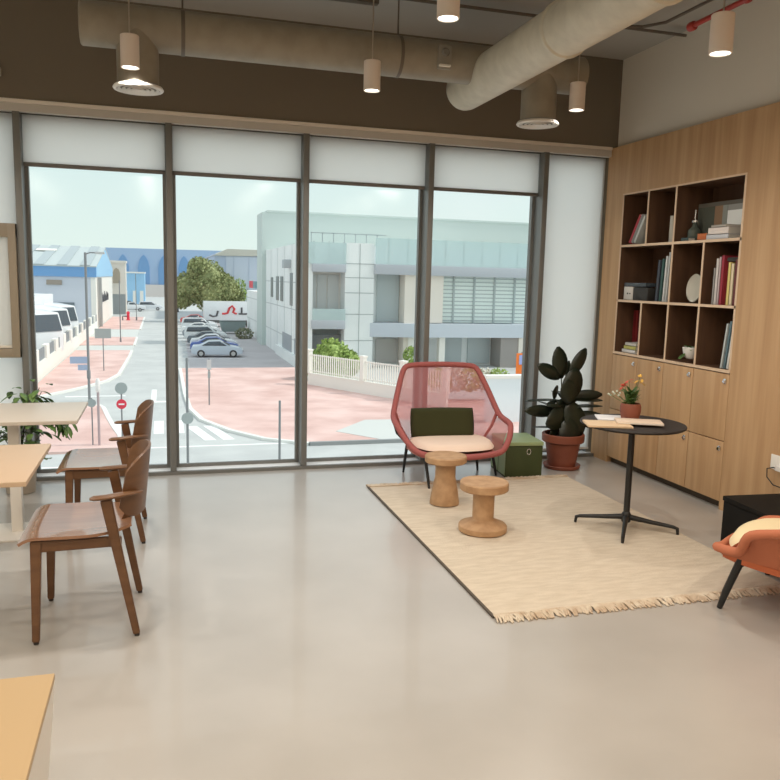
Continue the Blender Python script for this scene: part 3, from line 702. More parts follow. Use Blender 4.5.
# ------------------------------------------------------------------ dining armchairs
def chair(label, loc, rz=0):
    t = thing('wooden_armchair', label, 'chair', loc, rz, 'wooden armchairs at the tables')
    m = M['walnut']
    for s in (-1, 1):
        y = .235*s
        o = MB().bar((-.205, y*1.02, .012), (-.19, y, .472), .030, .028, .046, .034, m).build('leg', t)
        MB().lathe([(.011,0),(.012,.013)], M['foot'], 12, c=(-.205, y*1.02, 0)).build('glide', o)
        o = MB().bar((.215, y*1.06, .012), (.10, y*1.13, .645), .030, .028, .048, .030, m).build('leg', t)
        MB().lathe([(.011,0),(.012,.013)], M['foot'], 12, c=(.216, y*1.06, 0)).build('glide', o)
        MB().bar((-.19, y, .444), (.16, y, .444), .055, .020, .045, .020, m, side=(0,1,0)).build('side_rail', t)
        # armrest: rounded flat paddle
        a = MB()
        a.tube([(.035,y*1.16,.652),(.05,y*1.16,.654),(.10,y*1.16,.656),(.17,y*1.10,.662),(.225,y*.93,.658),(.245,y*.78,.655)], [.012,.024,.026,.025,.020,.012], m, 14, flatten=(.42,1))
        a.build('armrest', t)
    MB().bar((-.195,-.22,.444),(-.195,.22,.444), .055,.02,.055,.02, m, side=(1,0,0)).build('front_rail', t)
    MB().bar((.13,-.22,.444),(.13,.22,.444), .045,.02,.045,.02, m, side=(1,0,0)).build('rear_rail', t)
    # seat: moulded ply, rolled front
    def seat(u, v):
        x = -.262+.46*u; w = .262 if u < .62 else .262-.085*((u-.62)/.38)**1.5
        y_ = (v*2-1)*w
        z = .492 - .016*math.sin(PI*min(1,u*1.05))*(1-(v*2-1)**2*.8)
        if u < .16: z -= .026*((.16-u)/.16)**2
        if u > .8: z += .012*((u-.8)/.2)**2
        return (x, y_, z)
    s_ = MB(); s_.slab(seat, 26, 16, .013, M['walnut_seat']); s_.build('seat', t)
    # backrest: curved ply wrap
    def back(u, v):
        ph = (u*2-1)*R(84); q = abs(u*2-1)
        zt_ = .83-.075*q**3; zb_ = .535+.06*q**6
        x = .150+.105*math.cos(ph) + (.03*(v-.3)); y_ = .232*math.sin(ph)*(1-.08*(1-v))
        return (x, y_, zb_+(zt_-zb_)*v)
    b = MB(); b.slab(back, 40, 14, -.012, m); b.build('backrest', t)
    sp = MB()
    for s in (-.07, .07): sp.bar((.15, s, .46), (.236, s*.9, .62), .03,.014,.03,.014, m)
    sp.build('back_stays', t)
    return t
chB = chair('walnut armchair nearest the camera, pushed toward the beige table', (-.352, -2.665, 0))
chA = dup(chB, (-.352, -1.40, 0), 0, 'walnut armchair at the greige table, behind the nearer one and closer to the window')

# ------------------------------------------------------------------ tables
def cafe(label, x0, x1, y0, y1, z, mt, colx, name='cafe_table'):
    cy = (y0+y1)/2
    t = thing(name, label, 'table', (colx, cy, 0))
    MB().box(x0-colx, x1-colx, y0-cy, y1-cy, z-.022, z, mt, .003).build('table_top', t)
    MB().box(-.0, .064, -.162, -.098, .012, z-.03, M['tleg'], .004).box(-.2,.2,-.25,.2,z-.03,z-.023,M['tleg']).build('column', t)
    MB().box(-.30, .085, -.33, .03, 0, .012, M['tleg'], .003).build('base_plate', t)
    return t
cafe('greige topped cafe table in front of the window, farther of the two', -1.30, -.505, -1.50, -.775, .74, M['ttop_grey'], -.925)
cafe('beige topped cafe table between the greige table and the foreground', -1.37, -.567, -2.93, -2.15, .74, M['ttop_beige'], -.93)
ct = thing('cream_counter_table', 'cream topped counter with a white tapering side, bottom left corner', 'counter', (-1.0,-5.3,0))
MB().box(-.75, .757, -.75, .64, .725, .74, M['ttop_cream'], .002).build('table_top', ct)
MB().prism([(-.66,0),(.69,0),(.757,.724),(-.75,.724)], -.745, .64, M['tleg'], 'y').build('tapering_body', ct)

# ------------------------------------------------------------------ trailing plant at left
tp = thing('trailing_plant', 'leafy trailing plant in a beige pot behind the greige table', 'plant', (-1.03, -.30, 0))
MB().lathe([(.09,0),(.10,.005),(.115,.22),(.12,.235),(.105,.235),(.10,.20)], M['potbeige'], 36, cap=False).lathe([(.001,.001),(.09,.001)], M['potbeige'], 36, cap=False).lathe([(.001,.2),(.10,.2)], M['soil'], 24, cap=False).build('pot', tp)
l2 = MB(); stq = MB()
for k in range(26):
    a = random.uniform(0, 2*PI); r_ = random.uniform(.04,.20); h = random.uniform(.42,.78)
    tip = (math.cos(a)*r_+.05, math.sin(a)*r_*.6-.05, h)
    stq.tube([(0,0,.2),(tip[0]*.3,tip[1]*.3,h*.7),tip], .0025, M['stem'], 5)
    for j in range(7):
        b_ = a+random.uniform(-1.5,1.5)
        l2.leaf((tip[0]+random.uniform(-.06,.06), tip[1]+random.uniform(-.05,.05), tip[2]+random.uniform(-.22,.04)), (math.cos(b_), math.sin(b_), random.uniform(-.5,.5)), random.uniform(.07,.12), .045, M['leafgreen'], .4, .15, 5)
for k in range(7):   # trailing right-hand runners
    a = random.uniform(-.25,.25); sx_ = .27+.014*k
    stq.tube([(0,0,.2),(.12,a*.3,.55),(sx_*.7,a*.4,.62),(sx_,a*.5,.50)], .002, M['stem'], 5)
    for j in range(5): l2.leaf((sx_*.6+j*.035, a*.4, .62-.03*j), (random.uniform(-.3,1), random.uniform(-.8,.8), -.6), .07, .03, M['leafgreen'], .5, .15, 5)
l2.build('leaves', tp, solid=.0008); stq.build('stems', tp)

# ================================================================== OUTSIDE
G = -5.5
struct(MB().box(-140, 160, .3, 420, G-.4, G, M['asphalt']).build('street_ground'))
def patch(name, pts, m, z0=G, z1=G+.10):
    return struct(MB().prism(pts, z0, z1, m, 'z').build(name, smooth=False))
# right brick field with rounded kerb
curve_r = [(1.17,54.2),(1.17,48),(1.18,41),(1.3,35.7),(1.75,32.3),(2.9,29.3),(4.2,27.2),(5.95,25.9),(8,25.9),(22,25.9)]
patch('brick_paving_right', curve_r+[(22,36),(13.5,37.4),(9.35,44.6),(10.2,54.2)], M['brick'])
patch('concrete_apron', [(7.6,28.2),(9.7,30.9),(11.6,30.7),(13.4,28.4),(12,26.1),(9.2,26.1)], M['pale'], G+.1, G+.115)
patch('parking_lot', [(1.9,54.2),(10.3,54.2),(12.5,118),(5.5,118),(2.3,80)], M['lot'], G, G+.03)
patch('brick_paving_left_near', [(-2.85,85),(-2.8,74.5),(-8,74.5),(-8,85)], M['brick'])
patch('brick_paving_left_mid', [(-2.83,69),(-2.83,64),(-3.05,51),(-3.6,47.6),(-4.55,45.2),(-5.6,43.0),(-7.1,40.5),(-7.7,40.0),(-7.7,69)], M['brick'])
patch('brick_paving_left_far', [(-3,128),(-2.95,98),(-7.95,98),(-7.95,128)], M['brick'])
patch('driveway_left_near', [(-2.8,74.5),(-2.83,69),(-7.7,69),(-7.8,74.5)], M['pale'], G, G+.06)
patch('driveway_left_far', [(-2.95,98),(-2.9,85),(-8,85),(-8,98)], M['pale'], G, G+.06)
patch('brick_paving_left_corner', [(-3.35,37.4),(-3.1,36.5),(-2.6,33),(-2.2,30.5),(-1.9,28.9),(-1.75,27.2),(-1.9,25.9),(-5,25.9),(-9,25.9),(-9,33.5),(-6.5,34.9),(-4.6,36.6)], M['brick'])
patch('pavement_strip_near', [(-12,17.5),(22,17.5),(22,23.3),(-12,23.3)], M['pale'], G, G+.05)
# kerbs
def kerb(pts, w=.22, z=G+.125):
    mb = MB(); P = [Vector((a, b, 0)) for a, b in pts]
    def off(i):
        t = (P[min(i+1,len(P)-1)]-P[max(i-1,0)]).normalized(); return Vector((-t.y, t.x, 0))*w/2
    for i in range(len(P)-1):
        a, b = off(i), off(i+1); q = [P[i]-a, P[i]+a, P[i+1]+b, P[i+1]-b]
        mb.prism([(v.x, v.y) for v in q], G, z, M['kerb'], 'z')
    return struct(mb.build('kerb', smooth=False))
kerb(curve_r[:8]); kerb([(-2.95,128),(-2.85,98)]); kerb([(-2.85,85),(-2.8,74.5)]); kerb([(-2.83,69),(-2.83,64),(-3.05,51),(-3.6,47.6),(-4.55,45.2),(-5.6,43.0),(-7.1,40.5)])
kerb([(-4.6,36.6),(-3.35,37.4),(-3.1,36.5),(-2.6,33),(-2.2,30.5),(-1.9,28.9),(-1.75,27.2)])
struct(MB().box(5.95, 22, 25.72, 25.9, G, G+.16, flat((.30,.31,.31))).build('kerb_dark', smooth=False))
# painted markings
pm = MB()
for x in (-2.3, -1.4, -.5, .4): pm.box(x-.0, x+.45, 29.4, 32.6, G, G+.012, M['line'])
for x in (1.65, 2.45): pm.prism([(x,27.6),(x+.5,27.6),(x-.2,31.0),(x-.7,31.0)], G, G+.012, M['line'])
pm.box(-.75, .75, 38.4, 38.9, G, G+.012, M['line']).box(-.75,-.45,38.9,43.5,G,G+.012,M['line']).box(.4,.6,39,46,G,G+.012,M['line'])
pm.box(-1.9, 6.5, 26.35, 26.55, G, G+.012, M['line']).box(-8, -1, 23.4, 23.7, G, G+.012, M['line']).box(-5.5,-2.2,41,41.3,G,G+.012,M['line'])
for k in range(10): pm.box(1.9, 6.8, 61.6+2.75*k, 61.72+2.75*k, G+.03, G+.04, M['line'])
struct(pm.build('road_markings', smooth=False))

# --- white boundary wall left
bw = thing('boundary_wall', 'white boundary wall with dark louvre panels in front of the trucks', 'wall', (-8.0, 37, G))
MB().box(-.12, .12, 0, 60, 0, 1.15, M['wwhite']).build('wall_base', bw)
for k in range(12):
    MB().box(-.16, .16, 5*k, 5*k+1.5, 1.15, 2.05, M['wwhite']).build('pier', bw)
    rl = MB()
    for j in range(12): rl.box(-.03, .03, 5*k+1.6+.29*j, 5*k+1.72+.29*j, 1.15, 1.95, flat((.33,.36,.38)))
    rl.build('railing_panel', bw)
# --- trucks
def truck(label, loc, rz, boxm=None, cabm=None, L=7.0, letters=False, group='white trucks behind the boundary wall'):
    t = thing('box_truck', label, 'truck', loc, rz, group)
    bm_ = boxm or M['carwhite']
    MB().prism([(-1.0,.55),(1.05,.55),(1.05,1.6),(.75,2.6),(-.6,2.75),(-1.0,2.75)], -1.05, 1.05, cabm or M['carwhite'], 'y', .08).build('cab', t)
    MB().prism([(1.09,1.65),(.81,2.5),(.76,2.5),(1.04,1.65)], -.9, .9, M['carglass'], 'y').box(-.3,.6,-1.07,-1.05,1.6,2.3,M['carglass']).box(-.3,.6,1.05,1.07,1.6,2.3,M['carglass']).build('windows', t)
    MB().box(-L, -1.15, -1.15, 1.15, 1.0, 3.3, bm_, .05).build('cargo_box', t)
    MB().box(-L, -1.0, -.5, .5, .6, .98, flat((.1,.1,.1))).build('chassis', t)
    for x in (.2, -L+1.4):
        for y in (-.9, .9): MB().lathe([(.25,-.14),(.46,-.14),(.48,-.1),(.48,.1),(.46,.14),(.25,.14)], M['tyre'], 24, T=Matrix.Translation((x,y,.48))@Matrix.Rotation(R(90),4,'X')).build('wheel', t)
    return t
t1 = truck('white truck behind the boundary wall, nearest the window edge', (-9.9, 60.5, G), R(-38)); t1.scale = (1.5,1.5,1.5)
dup(t1, (-10.0, 67.5, G), R(-38), 'white truck behind the boundary wall, second one along')
dup(t1, (-10.1, 74.5, G), R(-38), 'white truck behind the boundary wall, third and farthest one')

# --- warehouse with blue roof
wh = thing('blue_roofed_warehouse', 'long white warehouse with blue fascia and ribbed grey roof at left', 'warehouse', (-8.2, 100, G))
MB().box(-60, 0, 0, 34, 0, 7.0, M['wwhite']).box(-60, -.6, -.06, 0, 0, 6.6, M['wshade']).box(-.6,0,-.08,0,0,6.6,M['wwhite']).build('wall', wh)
MB().box(-60.2, .1, -.25, .1, 6.55, 7.85, M['blue']).build('fascia', wh)
MB().prism([(0,6.6),(34,6.6),(34,7.85),(17,10.6),(0,7.85)], .0, .12, M['blue_l'], 'x').build('gable', wh)
rf = MB()
rf.prism([(-.3,7.80),(17,10.65),(34,7.80),(34,7.95),(17,10.85),(-.3,7.95)], -60, .15, M['roof'], 'x')
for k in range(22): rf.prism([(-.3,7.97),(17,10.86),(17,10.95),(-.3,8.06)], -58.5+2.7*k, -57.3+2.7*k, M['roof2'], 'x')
for x, y_ in ((-11,6),(-15.5,10),(-8.5,11)):
    z_ = 7.97+y_*2.88/17; rf.prism([(y_,z_+.13),(y_+1.7,z_+.13+.29),(y_+1.7,z_+.2+.29),(y_,z_+.2)], x, x+2.6, M['wwhite'], 'x')
rf.build('roof', wh)
MB().box(-7.2,-2.6,-.2,0,1.0,3.3,flat((.16,.20,.23))).build('loading_door', wh)
MB().box(-5.8,-4.0,-.2,-.05,5.5,6.1,flat((.32,.28,.24))).build('notice', wh)
gt = MB()     # dark lettering-like strokes on the gable side wall (illegible in the photo)
for k, (a, b, c_) in enumerate([(0,1.0,1),(1.6,.8,0),(3.0,1.1,1),(4.6,.7,0),(6.0,1.0,1),(7.6,.9,1)]):
    gt.box(.12,.2, 8+a*1.5, 8+a*1.5+.45, 3.1, 3.1+b*1.3, flat((.12,.13,.15)))
    gt.box(.12,.2, 8+a*1.5, 8+a*1.5+1.3, 3.1+.5*c_, 3.1+.5*c_+.35, flat((.12,.13,.15)))
    gt.box(.12,.2, 8+a*1.5+.95, 8+a*1.5+1.3, 3.1, 3.1+b*1.0, flat((.12,.13,.15)))
gt.build('wall_lettering', wh)['label'] = 'dark illegible lettering on the gable wall'
MB().box(.1,.5,2.5,3.4,0,6.5,flat((.36,.36,.36))).build('downpipe', wh)
# cream gate tower and light-blue hut beyond
tw = thing('cream_tower', 'cream tower with an arched window beyond the blue-roofed warehouse', 'tower', (-9.0, 138, G))
MB().box(0,2.8,0,4,0,8.9,M['bcream']).box(-.15,2.95,-.2,4.1,8.9,9.3,M['bcream']).build('wall', tw)
MB().prism([(.7,5.4),(1.9,5.4),(1.9,7.2),(1.65,7.8),(1.3,8.05),(.95,7.8),(.7,7.2)], -.12, .0, flat((.42,.36,.28)), 'y').build('arched_window', tw)
MB().box(.2,2.7,-.1,0,0,3.5,flat((.30,.33,.34))).build('gate', tw)
hb = thing('light_blue_shed', 'small light blue shed far down the street left of the lane', 'shed', (-8.2, 165, G))
MB().box(0,4.6,0,6,0,7.2,M['blue_l']).box(-.1,4.7,-.2,6.1,7.2,7.5,M['wwhite']).build('wall', hb)
for x in (.4, 2.2, 3.6): MB().box(x,x+.7,-.1,0,.3,3.6,M['wwhite']).build('door', hb)

# --- far blue building with arches
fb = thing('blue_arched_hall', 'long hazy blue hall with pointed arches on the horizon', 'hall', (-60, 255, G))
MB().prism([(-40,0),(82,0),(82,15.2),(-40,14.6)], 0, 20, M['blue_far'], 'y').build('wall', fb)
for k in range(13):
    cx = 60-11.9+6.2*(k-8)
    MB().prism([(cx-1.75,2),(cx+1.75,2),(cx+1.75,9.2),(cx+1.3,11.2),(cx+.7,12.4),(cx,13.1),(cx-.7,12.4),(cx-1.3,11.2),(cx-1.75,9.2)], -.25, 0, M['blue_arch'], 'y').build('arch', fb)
MB().box(-40,82,-3,-.5,0,3.8,flat((.62,.58,.56))).build('low_annex', fb)
# --- pale blue warehouse right
pw_ = thing('pale_blue_warehouse', 'pale lilac-blue warehouse behind the tree and parked cars', 'warehouse', (8.0, 122, G))
MB().box(0,24,0,30,0,10.6,M['lilac']).box(1.8,24,-.08,0,.0,10.3,flat((.58,.64,.76))).build('wall', pw_)
MB().prism([(-.2,10.3),(24,10.6),(24,11.4),(2,11.4)], -.3, 30, flat((.58,.56,.50)), 'y').build('roof', pw_)
for k in range(8): MB().box(3+2.4*k,3.08+2.4*k,-.12,-.08,.2,10.2,flat((.45,.52,.64))).build('panel_seam', pw_)
# --- tree
def crown(mb, c, r, n, m, sc=(1,1,1), size=.5, seedv=0):
    rnd = random.Random(seedv)
    for k in range(n):
        th = rnd.uniform(0, 2*PI); u = rnd.uniform(-1,1); rad = r*rnd.uniform(.55,1.0)**.6
        w = math.sqrt(1-u*u); p_ = Vector((c[0]+rad*w*math.cos(th)*sc[0], c[1]+rad*w*math.sin(th)*sc[1], c[2]+rad*u*sc[2]))
        s_ = size*rnd.uniform(.5,1.2); a = Vector((rnd.uniform(-1,1),rnd.uniform(-1,1),rnd.uniform(-1,1))).normalized(); b = a.orthogonal().normalized(); c3 = a.cross(b)
        vs = [mb.bm.verts.new(p_+b*s_), mb.bm.verts.new(p_+c3*s_*.7), mb.bm.verts.new(p_-b*s_), mb.bm.verts.new(p_-c3*s_*.7)]
        mb._tag([mb.bm.faces.new(vs)], m)
tr = thing('broad_leaf_tree', 'broad green tree beyond the parked cars', 'tree', (6.4, 116, G)); tr.scale = (.78,.78,.88)
tb = MB()
for j, (x, y, z, r_) in enumerate([(-3.2,0,5.8,3.0),(0,0,7.2,3.8),(3.0,0,5.6,3.2),(5.2,1,4.4,2.2),(-4.8,0,4.6,2.4),(1,-1,4.8,3.5),(-1.5,-1,9.0,2.2)]):
    crown(tb, (x,y,z), r_, 1500, M['treeleaf'], size=.32, seedv=j); tb.ball((x,y,z), r_*.8, M['treeleaf'], 2)
tb.build('crown', tr)
MB().tube([(0,0,0),(.1,0,2.2),(0,0,5)], [.35,.28,.2], M['stem'], 10).tube([(0,0,2),(1.5,0,4),(3,0,5.5)], [.2,.15,.1], M['stem'], 8).tube([(0,0,2),(-1.5,0,3.6),(-3,0,5.2)], [.2,.15,.1], M['stem'], 8).build('trunk', tr)
t2 = thing('small_pale_tree', 'small pale green tree beside the corner of the white building', 'tree', (11.8, 120, G)); t2.scale = (.85,.85,.9)
tb = MB(); crown(tb, (0,0,5.2), 1.5, 500, M['bushleaf'], (1,1,1.6), .22, 5); tb.build('crown', t2)
MB().tube([(0,0,0),(0,0,4.5)], [.15,.1], M['stem'], 8).build('trunk', t2)

# --- cars
def car(label, loc, rz, body, kind='sedan', group='cars parked beside the lane'):
    t = thing('parked_car', label, 'car', loc, rz, group)
    if kind == 'sedan':
        prof = [(-2.2,.35),(-2.22,.75),(-2.1,.98),(-1.5,1.04),(-.75,1.42),(.25,1.46),(1.05,1.02),(1.9,.88),(2.2,.68),(2.22,.36),(1.9,.25),(-1.9,.25)]
        gl = [(-1.3,1.03),(-.72,1.36),(.22,1.40),(.85,1.03)]
    elif kind == 'pickup':
        prof = [(-2.5,.45),(-2.5,1.15),(-.9,1.15),(-.7,1.75),(.4,1.8),(1.1,1.2),(2.2,1.1),(2.4,.9),(2.4,.45)]
        gl = [(-.6,1.2),(-.5,1.65),(.35,1.7),(.9,1.2)]
    else:
        prof = [(-2.2,.4),(-2.25,1.0),(-2.1,1.60),(-1.7,1.72),(.3,1.72),(1.1,1.12),(2.0,1.0),(2.25,.75),(2.25,.4),(1.9,.3),(-1.9,.3)]
        gl = [(-2.0,1.12),(-1.85,1.58),(.25,1.62),(.9,1.12)]
    b = MB(); b.prism([(x, z) for x, z in prof], -.86, .86, body, 'y', .05)
    for v in b.bm.verts:
        if v.co.z > 1.05: v.co.y *= 1-.16*min(1,(v.co.z-1.05)/.45)
    b.build('body', t)
    g_ = MB(); yy = .868 if kind != 'x' else .87
    for s in (-1, 1):
        lo = [(x, z) for x, z in gl]
        vs = [g_.bm.verts.new(Vector((x, s*(.872 if z < 1.15 else .79), z))) for x, z in lo]
        g_._tag([g_.bm.faces.new(vs)], M['carglass'])
    # wind screens
    x0_, z0_ = gl[-1][0]+.24, gl[-1][1]+.02; x1_, z1_ = gl[-2][0]+.07, gl[-2][1]
    vs = [g_.bm.verts.new(Vector(p_)) for p_ in [(x0_,-.78,z0_),(x0_,.78,z0_),(x1_,.66,z1_),(x1_,-.66,z1_)]]; g_._tag([g_.bm.faces.new(vs)], M['carglass'])
    g_.build('windows', t, solid=.02)
    for x in (-1.38, 1.38):
        for y in (-.78, .78):
            w = MB().lathe([(.05,-.1),(.20,-.11),(.31,-.11),(.33,-.08),(.33,.08),(.31,.11),(.20,.11),(.05,.1)], M['tyre'], 22, T=Matrix.Translation((x,y,.33))@Matrix.Rotation(R(90),4,'X'))
            w.lathe([(.01,-.12),(.19,-.12),(.19,.12),(.01,.12)], flat((.5,.5,.5)), 14, T=Matrix.Translation((x,y,.33))@Matrix.Rotation(R(90),4,'X')); w.build('wheel', t)
    MB().box(2.12,2.26,-.78,-.5,.62,.76,flat((.8,.8,.8),.2),.02).box(2.12,2.26,.5,.78,.62,.76,flat((.8,.8,.8),.2),.02).box(2.16,2.26,-.4,.4,.45,.6,flat((.06,.06,.06))).build('headlights', t)
    return t
ZP = G+.03
spec = [(4.55,63.6,(.55,.62,.70),'sedan','silver-white car nearest in the parked row, side on'), (4.6,67.6,(.07,.13,.42),'sedan','blue car second in the parked row'),
        (4.7,71.2,(.78,.80,.82),'sedan','white car third in the parked row, just behind the blue one'), (4.55,75.2,(.10,.13,.16),'sedan','dark grey car fourth in the parked row'),
        (4.4,79.8,(.76,.79,.80),'suv','white tall car fifth in the parked row'), (4.3,84.5,(.24,.28,.32),'sedan','slate grey car sixth in the parked row'),
        (4.3,90,(.78,.80,.80),'sedan','white car seventh in the parked row'), (4.5,96,(.70,.73,.75),'suv','pale tall car eighth in the parked row'),
        (4.7,101,(.75,.77,.78),'sedan','white car at the far end of the parked row'), (4.6,110,(.60,.10,.10),'sedan','red car just beyond the parked row')]
for x, y, cc, kd, lb in spec:
    car(lb, (x, y, ZP), R(-4), mat('car_paint', cc, .3, coat=.5), kd)
car('white pickup crossing far down the lane, left one', (-5.6, 150, G), 0, M['carwhite'], 'pickup', None)
car('white estate car far down the lane beside the pickup', (-1.4-1.0, 156, G), 0, M['carwhite'], 'suv', None)
car('dark hatchback far down the lane beside the window mullion', (2.0, 150, G), R(90), mat('dark_car', (.06,.08,.10), .4), 'suv', None)
car('dark suv parked left of the far lane behind the white pickup', (-6.6, 158, G), 0, mat('dark_green_car', (.08,.11,.10), .4), 'suv', None)
# trailer with lettering, dumpster, bins
tl_ = thing('sign_trailer', 'white trailer with large red and black script lettering behind the cars', 'trailer', (9.0, 104, G)); tl_.scale = (1.25,1,1)
MB().box(-2.9,2.7,0,2.4,1.0,3.6,M['carwhite'],.05).build('box_body', tl_)
le = MB(); K = flat((.08,.08,.09)); RD = flat((.60,.04,.05))
le.tube([(-2.3,-.03,1.75),(-1.9,-.03,1.5),(-1.5,-.03,1.6),(-1.35,-.03,2.3)], .11, K, 6)
le.tube([(-.9,-.03,1.9),(-.6,-.03,1.9),(-.3,-.03,2.0),(-.1,-.03,2.7),(.2,-.03,3.0),(.45,-.03,2.6),(.3,-.03,2.1),(.7,-.03,1.9)], .13, RD, 6)
le.tube([(.9,-.03,1.9),(1.6,-.03,1.9),(2.4,-.03,2.0)], .11, K, 6); le.tube([(1.25,-.03,1.9),(1.25,-.03,2.8)], .10, K, 6); le.tube([(2.3,-.03,2.0),(2.35,-.03,2.6)], .10, K, 6)
le.build('lettering', tl_)['label'] = 'black and red flowing script letters'
MB().box(-2.9,2.7,.1,2.3,.6,.98,flat((.12,.12,.12))).build('chassis', tl_)
for x in (-1.9, 1.2, 2.1): MB().lathe([(.2,-.14),(.42,-.14),(.42,.14),(.2,.14)], M['tyre'], 18, T=Matrix.Translation((x,.3,.42))@Matrix.Rotation(R(90),4,'X')).build('wheel', tl_)
ds = thing('dumpster', 'grey-green dumpster in front of the lettered trailer', 'dumpster', (8.3, 92, ZP))
MB().prism([(-1.3,.25),(1.3,.25),(1.6,1.5),(-1.6,1.5)], -.7, .7, M['dumpster'], 'y', .03).build('skip_body', ds)
MB().box(-1.6,1.6,-.75,.75,1.52,1.6,flat((.14,.18,.18)),.02).build('lid', ds)
for x in (-1,1): MB().box(x-.1,x+.1,-.5,.5,0,.24,M['tyre']).build('foot', ds)
sh_ = thing('low_shrub', 'low dry shrub at the foot of the white building side', 'shrub', (8.9, 84, ZP))
tb = MB(); crown(tb, (0,0,.55), .9, 500, flat((.22,.24,.15)), (1.2,1.2,.8), .14, 9); tb.build('foliage', sh_)
hy = thing('fire_hydrant', 'red hydrant with side pipe on the far left pavement', 'hydrant', (-5.1, 118, G+.1))
MB().lathe([(.3,0),(.3,.1),(.2,.14),(.2,1.0),(.26,1.04),(.24,1.2),(.05,1.35)], M['signred'], 16).build('barrel', hy)
MB().tube([(-.15,0,.6),(-.8,0,.6),(-.8,0,.0)], .11, M['pole'], 10).build('side_pipe', hy)

# --- white building on the right
FX, FY = 10.3, 54.2
wb = thing('white_office_building', 'white two-storey office block with glazed front across the street', 'building', (FX, FY, G))
Lz = lambda z: z-G
MB().box(0,1.0,0,24,0,Lz(4.35),M['bwhite']).box(1.0,22,2.6,24,0,Lz(4.35),M['bwhite']).build('wall', wb)
MB().box(0,8,24,40,0,Lz(-.1),M['bwhite']).build('low_wing', wb)
MB().prism([(-.4,21),(31,21),(31,25.5),(-.4,25.5)], 0, Lz(8.2), M['btall'], 'z').box(.1,31,20.9,25.4,Lz(8.2),Lz(8.4),M['btall']).build('rear_block', wb)
MB().box(3.6,5.95,-.0,2.6,0,Lz(4.45),M['bwhite']).build('pilaster', wb)
for k in range(3):
    for z in (-3.6,-1.5,-.2,1.6,2.7): pass
sm_ = MB()
for z in (-3.3,-1.2,.5,1.7,2.8): sm_.box(3.58,5.97,-.02,0,Lz(z),Lz(z)+.06,flat((.42,.46,.46)))
sm_.box(4.75,4.81,-.02,0,.2,Lz(4.4),flat((.42,.46,.46)))
for z in (-3.5,-1.0,1.2): sm_.box(-.02,0,0,24 if z>0 else 40,Lz(z),Lz(z)+.07,flat((.50,.54,.54)))
for y in (4,8,12.5,17,22): sm_.box(-.02,0,y,y+.07,0,Lz(4.3),flat((.50,.54,.54)))
sm_.build('panel_joints', wb)
# slabs
for (x0_, x1_, z0_, z1_, yf) in [(.9,3.6,2.12,2.75,-.3),(5.95,22,2.05,2.85,-.5),(.9,3.6,-2.35,-1.65,-.3)]:
    MB().box(x0_,x1_,yf,2.6,Lz(z0_),Lz(z1_),M['bgrey'],.03).build('slab', wb)
MB().prism([(5.7,.0),(6.6,-.35),(8.5,-.75),(10.5,-.8),(22,-.9),(22,2.6),(5.7,2.6)], Lz(-2.95), Lz(-1.85), flat((.56,.61,.67)), 'z').build('canopy', wb)
# glazing left bay
MB().box(.95,3.62,1.6,1.7,Lz(-1.65),Lz(2.12),flat((.72,.69,.65))).build('bay_wall', wb)
for x0_, x1_ in ((1.1,1.55),(1.65,2.4),(2.5,3.4)): MB().box(x0_,x1_,1.52,1.6,Lz(-1.5),Lz(1.9),flat((.56,.57,.56),.3)).build('window', wb)
MB().box(.95,3.6,-.28,-.22,Lz(-1.65),Lz(-.75),M['railglass']).build('glass_rail', wb)
MB().box(.95,3.6,1.2,1.3,0,Lz(-2.9),flat((.17,.18,.18))).build('ground_recess', wb)
# right part: window wall
MB().box(5.95,22,1.5,2.5,0,Lz(2.1),M['bwhite']).build('front_wall', wb)
MB().box(6.6,8.5,1.35,1.5,Lz(-1.8),Lz(2.05),M['bglass']).build('window', wb)
MB().box(8.55,9.5,-.1,1.5,0,Lz(2.05),M['bcream']).build('column', wb)
MB().box(9.5,10.6,1.35,1.5,Lz(-1.8),Lz(2.05),flat((.60,.66,.68))).build('window', wb)
lv = MB(); lv.box(11.9,22,.75,.85,Lz(-1.8),Lz(2.05),M['louver'])
for k in range(12): lv.box(11.9,22,.68,.75,Lz(-1.65)+.32*k,Lz(-1.65)+.32*k+.07,M['louvline'])
for k in range(6): lv.box(13.0+1.85*k,13.14+1.85*k,.62,.75,Lz(-1.85),Lz(2.05),M['louvline'])
lv.build('louvre_screen', wb)
MB().box(10.65,11.9,.0,1.5,Lz(-1.8),Lz(2.05),M['bcream']).build('column', wb)
# ground floor right
MB().box(6.6,8.4,1.3,1.5,.3,Lz(-3.2),flat((.50,.49,.47),.3)).build('ground_window', wb)
for x0_, x1_ in ((9.9,11.2),(12.4,14.2),(14.8,16.8)): MB().box(x0_,x1_,1.3,1.5,.2,Lz(-3.0),M['bglass']).build('ground_window', wb)
MB().box(17.0,18.6,-.6,1.5,0,Lz(-2.95),flat((.34,.31,.29))).build('ground_door_recess', wb)
MB().box(18.6,22,-.7,1.5,0,Lz(-2.95),M['bcream']).build('ground_wall', wb)
for x in (8.9, 11.6): MB().box(x,x+.5,-.3,.3,0,Lz(-2.95),M['wwhite']).build('ground_column', wb)
